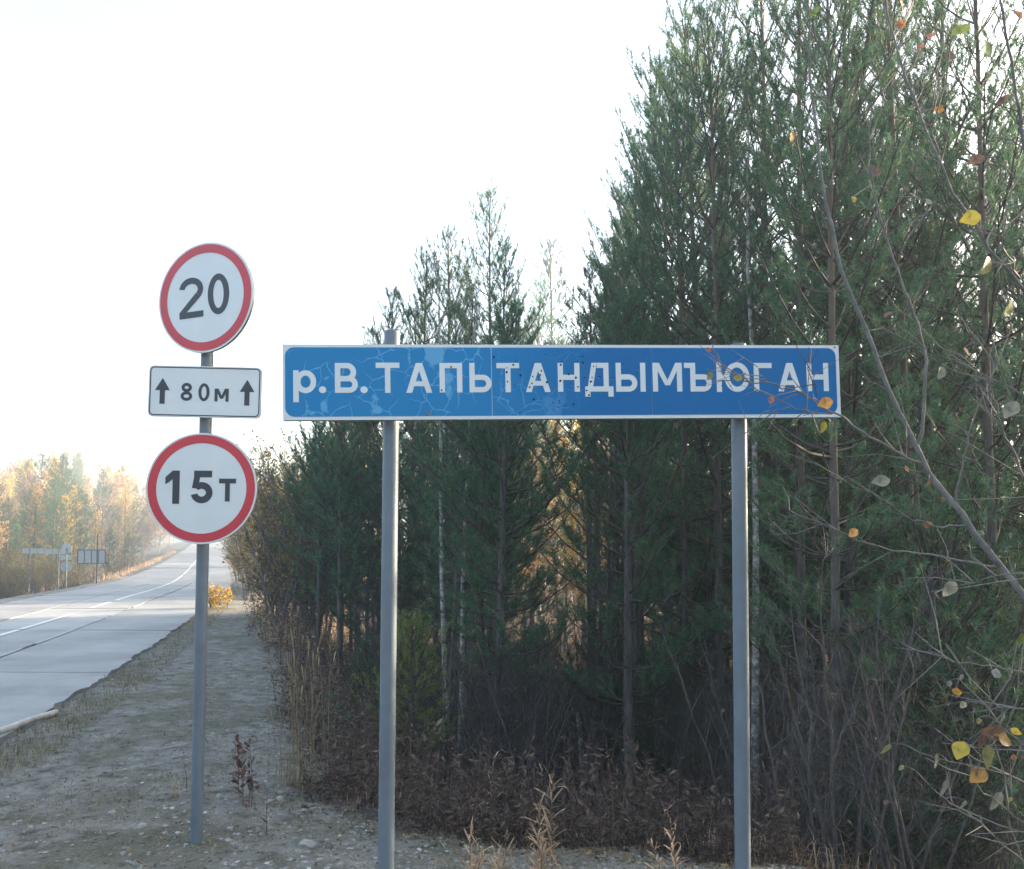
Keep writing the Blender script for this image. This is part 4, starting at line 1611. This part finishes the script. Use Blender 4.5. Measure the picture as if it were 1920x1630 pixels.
# ------------------------------------------------------------------ single dry plants that stand out
def fireweed(px, py, hpx, spread_px, n, m, label, group=None, name='dry_fireweed', seed=0, lw=.035, t0=.15, ground=True, d=None):
    r = np.random.default_rng(700 + seed)
    if d is None:
        q = on_ground(px, py)
    else:
        q = P(px, py, d)
        q.z = gz(q.x, q.y)
    sc = to_px(q)[2] / 1500
    H = hpx * sc if d is None else (P(px, py - hpx, d).z - q.z)
    t = thing(name, label, 'plant', group, q)
    b = MB()
    s = np.linspace(0, 1, 6)
    stems = []
    for q_ in range(3 if n > 40 else 1):
        h = H * (1, .78, .6)[q_]
        ox, oy = (0, 0) if q_ == 0 else r.normal(0, .045, 2)
        sp = np.column_stack([ox + np.cumsum(r.normal(0, .03 * h, 6)) * s + ox * s, oy + np.cumsum(r.normal(0, .03 * h, 6)) * s + oy * s, s * h])
        sp[0, 2] = -.06
        b.tube(sp, .0035 * (1.15 - s), 5)
        stems.append(sp)
    b.build('stem', 'stem_red', t)
    b = MB()
    L0 = spread_px * sc
    for k in range(n):
        sp = stems[k % len(stems)]
        u = t0 + (1 - t0) * k / n
        p = np.array([np.interp(u, s, sp[:, c]) for c in range(3)])
        a = k * 2.4 + r.normal(0, .3)
        L = L0 * (.95 - .45 * u) * r.uniform(.35, 1.15)
        el = r.uniform(.3, 1.1) + .45 * u
        o = np.array([math.cos(a), math.sin(a), 0])
        v = np.linspace(0, 1, 5)
        c = p + o * (L * np.sin(v * 1.5) * math.cos(el))[:, None] + np.array([0, 0, 1]) * (L * (v * math.sin(el) - .75 * v ** 2.2 * r.uniform(.2, 1.2)))[:, None]
        sd = np.array([-math.sin(a), math.cos(a), r.uniform(-.5, .5)])
        w = (lw * L * np.array([.35, 1, .9, .6, .05]))[:, None] * sd
        b.quads(np.stack([c[:-1] - w[:-1], c[:-1] + w[:-1], c[1:] + w[1:], c[1:] - w[1:]], 1), 0)
    b.build('leaves', m, t)
    return t


FW = 'pale withered fireweed with curled narrow leaves on the brink of the gravel pad'
fireweed(1035, 1640, 178, 84, 120, 'leaf_tan', 'tallest pale withered fireweed, in front of the gravel brink', seed=1, d=4.5)
fireweed(1270, 1640, 125, 54, 84, 'leaf_tan', 'bushy tan withered fireweed near the right post of the blue sign', seed=2, lw=.06, d=4.3)
fireweed(880, 1640, 84, 80, 90, 'leaf_tan', FW, 'pale fireweed on the brink', seed=3, d=4.3)
fireweed(945, 1640, 76, 66, 80, 'leaf_tan', FW, 'pale fireweed on the brink', seed=4, d=4.4)
fireweed(920, 1530, 110, 60, 70, 'leaf_tan', 'pale withered fireweed among the dark weeds below the blue sign', 'pale fireweed on the slope', seed=5, d=6.6, t0=.4)
fireweed(1012, 1520, 90, 52, 56, 'leaf_tan', 'pale withered fireweed among the dark weeds below the blue sign', 'pale fireweed on the slope', seed=6, d=6.4, t0=.3)
fireweed(1110, 1560, 70, 50, 46, 'leaf_tan', 'pale withered fireweed among the dark weeds below the blue sign', 'pale fireweed on the slope', seed=7, d=6.0, t0=.3)
fireweed(470, 1515, 130, 46, 44, 'leaf_russet', 'reddish leafy dead weed just right of the round sign post', seed=8, lw=.13)
fireweed(448, 1490, 110, 44, 40, 'leaf_russet', 'reddish dead weed behind another right of the round sign post', seed=9, lw=.13)
fireweed(350, 1480, 72, 22, 12, 'leaf_dry', 'thin dark dead weed left of the round sign post', seed=10, lw=.12)
fireweed(500, 1570, 95, 30, 14, 'leaf_russet', 'sparse dead stem on the gravel brink', 'sparse stems on the brink', seed=11, lw=.1)
fireweed(650, 1500, 60, 40, 24, 'leaf_tan', 'pale withered tuft left of the left sign post', seed=12, t0=.5, d=6.7)


def straw_clump(px, py, hpx, n, spread, label, seed, group=None):
    q = on_ground(px, py)
    r = np.random.default_rng(seed)
    d = to_px(q)[2]
    H = hpx / 1500 * d
    t = thing('tall_grass', label, 'grass', group, q)
    for name, k, hh, m, rad in (('stalks', n, 1.0, 'straw', .0022), ('blades', n * 2, .35, 'straw', .002)):
        b = MB()
        for i in range(k):
            h = H * hh * r.uniform(.45, 1.0)
            x, y = r.normal(0, spread * .35, 2)
            ox, oy = r.normal(0, .10, 2) * h * (1 if hh == 1 else 2.5)
            s = np.linspace(0, 1, 4)
            p = np.column_stack([x + ox * s ** 1.6, y + oy * s ** 1.6, h * s * (1 if hh == 1 else 1 - .2 * s)])
            p[0, 2] = -.12
            b.tube(p, rad * np.array([1, .9, .7, .3]), 3)
            if hh == 1 and r.uniform() < .5:
                e = p[-1]
                b.tube([e - (p[-1] - p[-2]) * .35, e, e + (p[-1] - p[-2]) * .1], [.002, .006, .001], 4)
        b.build(name, m, t)
    return t


straw_clump(560, 1478, 300, 34, .35, 'tall straw coloured grass clump between the round sign post and the blue sign', 1)
straw_clump(770, 1345, 200, 40, .5, 'tall straw grass stalks right of the left blue sign post', 2)
straw_clump(610, 1360, 160, 18, .5, 'loose straw stalks on the slope left of the blue sign post', 3)
straw_clump(548, 1300, 165, 14, .25, 'few tall pale stalks at the brink before the willows', 4)
straw_clump(330, 1497, 45, 10, .06, 'tiny straw tuft at the foot of the round sign post', 5)

# ------------------------------------------------------------------ the leaning saplings in front, with their last big leaves
for nm, c0, c1 in [('yellow', (0.42, 0.33, 0.04), (0.30, 0.27, 0.05)), ('amber', (0.38, 0.22, 0.05), (0.26, 0.15, 0.05)), ('olive', (0.27, 0.25, 0.10), (0.20, 0.20, 0.09)), ('pale', (0.235, 0.245, 0.20), (0.165, 0.18, 0.145)),
                   ('russet', (0.40, 0.17, 0.07), (0.22, 0.10, 0.06)), ('green', (0.16, 0.21, 0.05), (0.11, 0.15, 0.04)), ('brown', (0.16, 0.10, 0.07), (0.10, 0.065, 0.05))]:
    m = simple('bigleaf_' + nm, c0, .5)
    nt = m.node_tree
    n_, l_ = nt.nodes, nt.links
    tc = n_.new('ShaderNodeTexCoord')
    no = n_.new('ShaderNodeTexNoise'); no.inputs['Scale'].default_value = 3.0; no.inputs['Detail'].default_value = 5
    l_.new(tc.outputs['Object'], no.inputs['Vector'])
    rp = ramp(n_, [(.4, c0), (.62, c1), (.8, tuple(x * .4 for x in c1))])
    l_.new(no.outputs['Fac'], rp.inputs['Fac'])
    b_ = n_['Principled BSDF']
    l_.new(rp.outputs['Color'], b_.inputs['Base Color'])
    tr = n_.new('ShaderNodeBsdfTranslucent'); l_.new(rp.outputs['Color'], tr.inputs['Color'])
    mx = n_.new('ShaderNodeMixShader'); mx.inputs[0].default_value = .4
    l_.new(b_.outputs[0], mx.inputs[1]); l_.new(tr.outputs[0], mx.inputs[2])
    l_.new(mx.outputs[0], n_['Material Output'].inputs['Surface'])


def leaf_mesh(m, seed):
    """pointed oval leaf, unit long, base at the origin, tip on +x, folded along the midrib and a little curled"""
    r = np.random.default_rng(seed)
    u = np.linspace(0, 1, 10)
    w = .40 * np.sin(np.pi * u ** .72) ** .85 * (1 + .05 * np.sin(u * 46))
    curl = r.uniform(-.25, .35)
    mid = np.column_stack([u, np.zeros(10), curl * u ** 2 * .6])
    up = .10 + .12 * r.uniform()
    A = np.column_stack([u, w, mid[:, 2] + w * up + .03 * np.sin(u * 9)])
    B = np.column_stack([u, -w, mid[:, 2] + w * up * r.uniform(.3, 1.5) - .03 * np.sin(u * 8)])
    b = MB()
    n = 10
    i = np.arange(n - 1)
    V = np.concatenate([A, mid, B])
    b._add(V, np.concatenate([np.stack([i, i + n, i + n + 1, i + 1], -1), np.stack([i + n, i + 2 * n, i + 2 * n + 1, i + n + 1], -1)]), 0, True)
    return b.mesh('leaf', ['bigleaf_' + m])


LEAVES = {(m, k): leaf_mesh(m, hash(m) % 1 + k * 7 + len(m)) for m in ('yellow', 'amber', 'olive', 'pale', 'russet', 'green', 'brown') for k in range(2)}


def resample(pts, n):
    pts = np.asarray(pts, float)
    t = np.concatenate([[0], np.cumsum(np.linalg.norm(np.diff(pts, axis=0), axis=1))])
    q = np.linspace(0, t[-1], n)
    return np.column_stack([np.interp(q, t, pts[:, k]) for k in range(3)])


def sapling(name, label, base, limbs, leaves, seed, extra=2):
    """limbs: (list of (px, py, depth), start width px, end width px, material); the first one reaches the ground at base"""
    r = np.random.default_rng(seed)
    t = thing(name, label, 'sapling', None, base)
    bb = np.array(base)
    nodes = []
    for i, (pts, w0, w1, m) in enumerate(limbs):
        p = np.array([P(*q) for q in pts])
        if i == 0:
            p = np.concatenate([[bb + [0, 0, -.2], bb * .55 + p[0] * .45], p])
        k = max(8, len(p) * 3)
        p = resample(p, k)
        p[1:-1] += r.normal(0, .0035, (k - 2, 3))
        d = np.mean([q[2] for q in pts])
        w = np.linspace(w0 * .66, w1 * .62, k) * d / 1500 / 2
        b = MB()
        b.tube(p - bb, w, 8 if w0 > 8 else 5, 0)
        # side twigs
        for _ in range(extra * len(pts)):
            j = int(r.integers(2, k))
            if i == 0 and j < k * .25:
                continue
            dd = nrm(nrm(p[min(j, k - 1)] - p[j - 1]) + r.normal(0, .75, 3) * [1, .6, 1])
            L = r.uniform(.06, .28)
            tp = np.array([p[j], p[j] + dd * L * .5, p[j] + dd * L + r.normal(0, .02, 3)])
            b.tube(tp - bb, [.0022, .0017, .001], 4, 0)
            if r.uniform() < .6:
                e = tp[1] + nrm(dd + r.normal(0, .7, 3)) * L * .5
                b.tube(np.array([tp[1], e]) - bb, [.0014, .0008], 3, 0)
            nodes += [tp[1], tp[2]]
        b.build('trunk' if i == 0 else 'branch', m, t)
        nodes += list(p)
    nodes = np.array(nodes)
    pet = MB()
    for i, (px, py, d, size, ang, col) in enumerate(leaves):
        c = P(px, py, d)
        L = size * .86 * d / 1500
        # in the picture plane the leaf points along ang (degrees, 0 right, 90 up), then it is tipped at random
        X = CAM_M.to_3x3() @ Vector((math.cos(R(ang)), math.sin(R(ang)), r.uniform(-.5, .5)))
        Z = CAM_M.to_3x3() @ Vector((r.uniform(-1.1, 1.1), r.uniform(-.5, 1.1), 1))
        X.normalize()
        Y = Z.cross(X).normalized()
        Z = X.cross(Y)
        st = c - X * L * .5
        o = link('leaf', LEAVES[(col, i % 2)], t)
        M = Matrix((X, Y, Z)).transposed().to_4x4()
        M.translation = st - Vector(base)
        M = M @ Matrix.Diagonal((L, L * r.uniform(.75, 1.05), L, 1))
        o.matrix_basis = M
        q = np.array(st)
        j = int(np.argmin(np.linalg.norm(nodes - q, axis=1)))
        far = np.linalg.norm(nodes[j] - q)
        mid = (nodes[j] + q) / 2 + np.array([0, 0, .12 * far])
        pet.tube(resample([nodes[j], mid, q], 6) - bb, np.linspace(.0016 if far > .08 else .0012, .0008, 6), 4, 0)
    pet.build('twigs', 'twig_pale', t)
    return t


D = 2.95
S1 = [
    ([(1990, 1215, 2.75), (1904, 1096, 2.8), (1854, 1037, 2.85), (1788, 941, 2.9), (1735, 874, 2.95), (1718, 831, 2.97), (1679, 759, 3.0), (1659, 712, 3.02), (1632, 639, 3.05), (1596, 560, 3.1), (1573, 495, 3.12), (1553, 412, 3.15),
      (1538, 314, 3.2), (1518, 157, 3.25), (1514, 78, 3.28), (1526, -20, 3.3)], 27, 5, 'bark_grey'),
    ([(1720, 835, 2.97), (1725, 825, 2.96), (1733, 759, 2.95), (1736, 692, 2.95), (1725, 620, 2.95), (1691, 530, 2.97), (1663, 451, 3.0), (1640, 365, 3.0), (1628, 275, 3.0), (1635, 200, 3.0)], 10, 4, 'bark_grey'),
    ([(1737, 876, 2.95), (1685, 851, 2.97), (1612, 805, 3.0), (1577, 782, 3.02), (1527, 753, 3.04), (1502, 735, 3.05), (1480, 728, 3.06), (1440, 717, 3.08), (1400, 715, 3.1), (1373, 698, 3.1), (1353, 687, 3.1), (1343, 667, 3.1),
      (1335, 643, 3.1)], 8, 3, 'twig_pale'),
    ([(1560, 776, 3.03), (1513, 773, 3.0), (1480, 762, 2.98), (1450, 743, 2.97), (1418, 728, 2.96), (1395, 708, 2.96)], 5, 2.5, 'twig_pale'),
    ([(1482, 764, 2.98), (1448, 767, 2.95), (1438, 776, 2.94)], 2.6, 1.5, 'twig_pale'),
    ([(1813, 985, 2.88), (1765, 990, 2.85), (1708, 974, 2.8), (1645, 931, 2.78), (1606, 914, 2.76), (1552, 888, 2.75)], 7, 2.5, 'bark_grey'),
    ([(1790, 944, 2.9), (1808, 858, 2.85), (1824, 792, 2.82), (1834, 745, 2.8), (1830, 690, 2.8)], 7, 3, 'twig_pale'),
    ([(1880, 1066, 2.83), (1800, 1050, 2.9), (1708, 1037, 3.0), (1629, 1023, 3.1), (1566, 994, 3.15), (1480, 957, 3.2)], 7, 3, 'bark_grey'),
    ([(1440, 717, 3.08), (1425, 700, 3.08), (1420, 688, 3.08)], 2.5, 1.2, 'twig_pale'),
    ([(1535, 757, 3.04), (1530, 730, 3.03), (1527, 705, 3.03)], 2.5, 1.2, 'twig_bark'),
]
S1L = [(1547, 757, 3.0, 34, 200, 'amber'), (1383, 709, 3.0, 22, 170, 'olive'), (1446, 751, 2.96, 20, 255, 'russet'), (1542, 801, 3.0, 26, 245, 'yellow'), (1650, 904, 2.75, 44, 195, 'pale'), (1740, 905, 2.9, 14, 260, 'russet'),
       (1640, 325, 3.0, 36, 240, 'brown'), (1485, 258, 3.2, 26, 265, 'amber'), (1527, 25, 3.25, 34, 250, 'green'), (1690, 47, 3.0, 26, 280, 'russet'), (1740, 983, 2.85, 22, 10, 'russet'), (1328, 657, 3.1, 16, 225, 'russet'),
       (1700, 880, 2.9, 16, 300, 'amber'), (1765, 700, 2.9, 30, 240, 'pale'), (1600, 1000, 3.0, 24, 230, 'amber'), (1780, 1105, 2.7, 42, 235, 'pale'), (1330, 705, 3.05, 20, 240, 'olive'), (1665, 590, 3.0, 26, 220, 'brown')]
x, y = 2.35, 2.75
sapling('leaning_sapling', 'leaning grey sapling whose branch crosses the right end of the blue sign', (x, y, gz(x, y)), S1, S1L, 5, 1)
S2 = [
    ([(1990, 640, 2.5), (1918, 530, 2.5), (1867, 483, 2.52), (1828, 424, 2.55), (1800, 385, 2.56), (1773, 338, 2.58), (1746, 267, 2.6), (1706, 161, 2.65), (1687, 98, 2.68), (1667, 24, 2.7), (1655, -30, 2.7)], 15, 6, 'bark_grey'),
    ([(1960, 420, 2.5), (1920, 275, 2.45), (1907, 188, 2.45), (1899, 118, 2.45), (1875, 0, 2.45)], 11, 7, 'bark_grey'),
    ([(1975, 960, 2.4), (1917, 891, 2.4), (1890, 831, 2.4), (1861, 752, 2.4), (1864, 686, 2.4), (1862, 640, 2.4)], 8, 4, 'twig_pale'),
    ([(1910, 520, 2.5), (1880, 470, 2.45), (1885, 400, 2.4), (1905, 340, 2.4)], 7, 3, 'twig_pale'),
    ([(1800, 385, 2.56), (1765, 390, 2.6), (1720, 370, 2.62)], 5, 2, 'bark_grey'),
    ([(1760, 300, 2.6), (1745, 230, 2.55), (1765, 160, 2.5)], 4, 2, 'bark_grey'),
    ([(1950, 760, 2.4), (1880, 720, 2.4), (1820, 690, 2.45), (1745, 660, 2.5), (1700, 640, 2.5)], 6, 2, 'bark_grey'),
]
S2L = [(1818, 410, 2.5, 50, 200, 'yellow'), (1850, 92, 2.4, 44, 255, 'green'), (1800, 60, 2.45, 46, 215, 'green'), (1725, 90, 2.6, 22, 250, 'russet'), (1690, 12, 2.65, 28, 290, 'russet'), (1848, 500, 2.45, 48, 230, 'olive'),
       (1895, 770, 2.35, 46, 240, 'pale'), (1890, 580, 2.4, 48, 225, 'green'), (1745, 68, 2.6, 26, 240, 'russet'), (1830, 300, 2.5, 40, 210, 'brown'), (1860, 310, 2.5, 34, 330, 'brown'), (1780, 105, 2.6, 34, 200, 'brown'),
       (1880, 190, 2.42, 34, 230, 'brown'), (1600, 375, 2.6, 18, 260, 'yellow'), (1740, 380, 2.58, 22, 240, 'pale'), (1908, 30, 2.4, 26, 280, 'russet'), (1812, 660, 2.4, 22, 290, 'russet'), (1760, 205, 2.55, 24, 190, 'amber')]
x, y = 2.6, 2.3
sapling('overhanging_sapling', 'grey sapling with few yellow leaves leaning over the upper right', (x, y, gz(x, y)), S2, S2L, 6)
S3 = [
    ([(1985, 1520, 2.2), (1920, 1462, 2.2), (1863, 1448, 2.2), (1816, 1436, 2.2), (1757, 1422, 2.2), (1725, 1412, 2.2)], 7, 2.5, 'twig_pale'),
    ([(1990, 1580, 2.2), (1920, 1538, 2.15), (1871, 1509, 2.15), (1836, 1474, 2.15), (1815, 1440, 2.15)], 6, 2.5, 'twig_pale'),
    ([(1960, 1650, 2.3), (1855, 1558, 2.3), (1816, 1527, 2.3), (1765, 1493, 2.3), (1740, 1470, 2.3)], 7, 2.5, 'twig_pale'),
    ([(1990, 1290, 2.3), (1914, 1258, 2.35), (1855, 1250, 2.4), (1797, 1244, 2.45), (1735, 1222, 2.5)], 6, 2, 'twig_pale'),
    ([(1980, 1330, 2.4), (1915, 1330, 2.4), (1880, 1328, 2.4), (1815, 1336, 2.4)], 5, 2, 'twig_pale'),
    ([(1985, 1450, 2.2), (1900, 1380, 2.2), (1860, 1350, 2.2), (1850, 1280, 2.2)], 5, 2, 'twig_pale'),
    ([(1985, 1100, 2.4), (1930, 1075, 2.4), (1870, 1080, 2.5), (1800, 1098, 2.6), (1745, 1110, 2.6)], 5, 2, 'twig_pale'),
]
S3L = [(1849, 1418, 2.15, 52, 265, 'olive'), (1833, 1455, 2.15, 46, 215, 'amber'), (1752, 1426, 2.2, 34, 240, 'pale'), (1660, 1405, 2.3, 32, 245, 'olive'), (1767, 1475, 2.25, 42, 240, 'pale'), (1795, 1298, 2.3, 24, 290, 'amber'),
       (1800, 1408, 2.15, 46, 238, 'yellow'), (1805, 1510, 2.25, 26, 250, 'pale'), (1835, 1352, 2.2, 16, 270, 'olive'), (1880, 1347, 2.2, 30, 60, 'pale'), (1905, 1372, 2.15, 24, 330, 'yellow'), (1900, 1420, 2.2, 18, 0, 'russet'),
       (1865, 1500, 2.2, 46, 235, 'pale'), (1860, 1372, 2.15, 54, 180, 'brown'), (1780, 1282, 2.3, 14, 260, 'pale'), (1868, 1262, 2.3, 26, 60, 'pale'), (1910, 1200, 2.4, 34, 220, 'green'), (1893, 1500, 2.2, 18, 250, 'olive'),
       (1806, 1322, 2.25, 18, 240, 'pale'), (1840, 1392, 2.15, 34, 250, 'brown'), (1882, 1388, 2.15, 40, 320, 'amber'), (1803, 1270, 2.3, 14, 250, 'pale'), (1690, 1440, 2.3, 16, 230, 'olive')]
x, y = 2.05, 2.1
sapling('leafy_sapling', 'low sapling with big curled yellow and pale leaves in the lower right', (x, y, gz(x, y)), S3, S3L, 8, 1)

# ------------------------------------------------------------------ the air: a little low sun haze, thickened and blued to imitate lens glare
m = bpy.data.materials.new('haze')
m.use_nodes = True
m.node_tree.nodes.clear()
out = m.node_tree.nodes.new('ShaderNodeOutputMaterial')
pv = m.node_tree.nodes.new('ShaderNodeVolumePrincipled')
pv.inputs['Color'].default_value = (0.74, 0.88, 1.0, 1)
pv.inputs['Density'].default_value = 0.0027
pv.inputs['Anisotropy'].default_value = 0.3
m.node_tree.links.new(pv.outputs[0], out.inputs['Volume'])
MATS['haze'] = m
b = MB()
b.box((-420, -110, -4), (190, 460, 34))
tag(b.build('haze', 'haze'), 'thin pale haze in the air, also imitating lens glare', 'haze', kind='stuff')
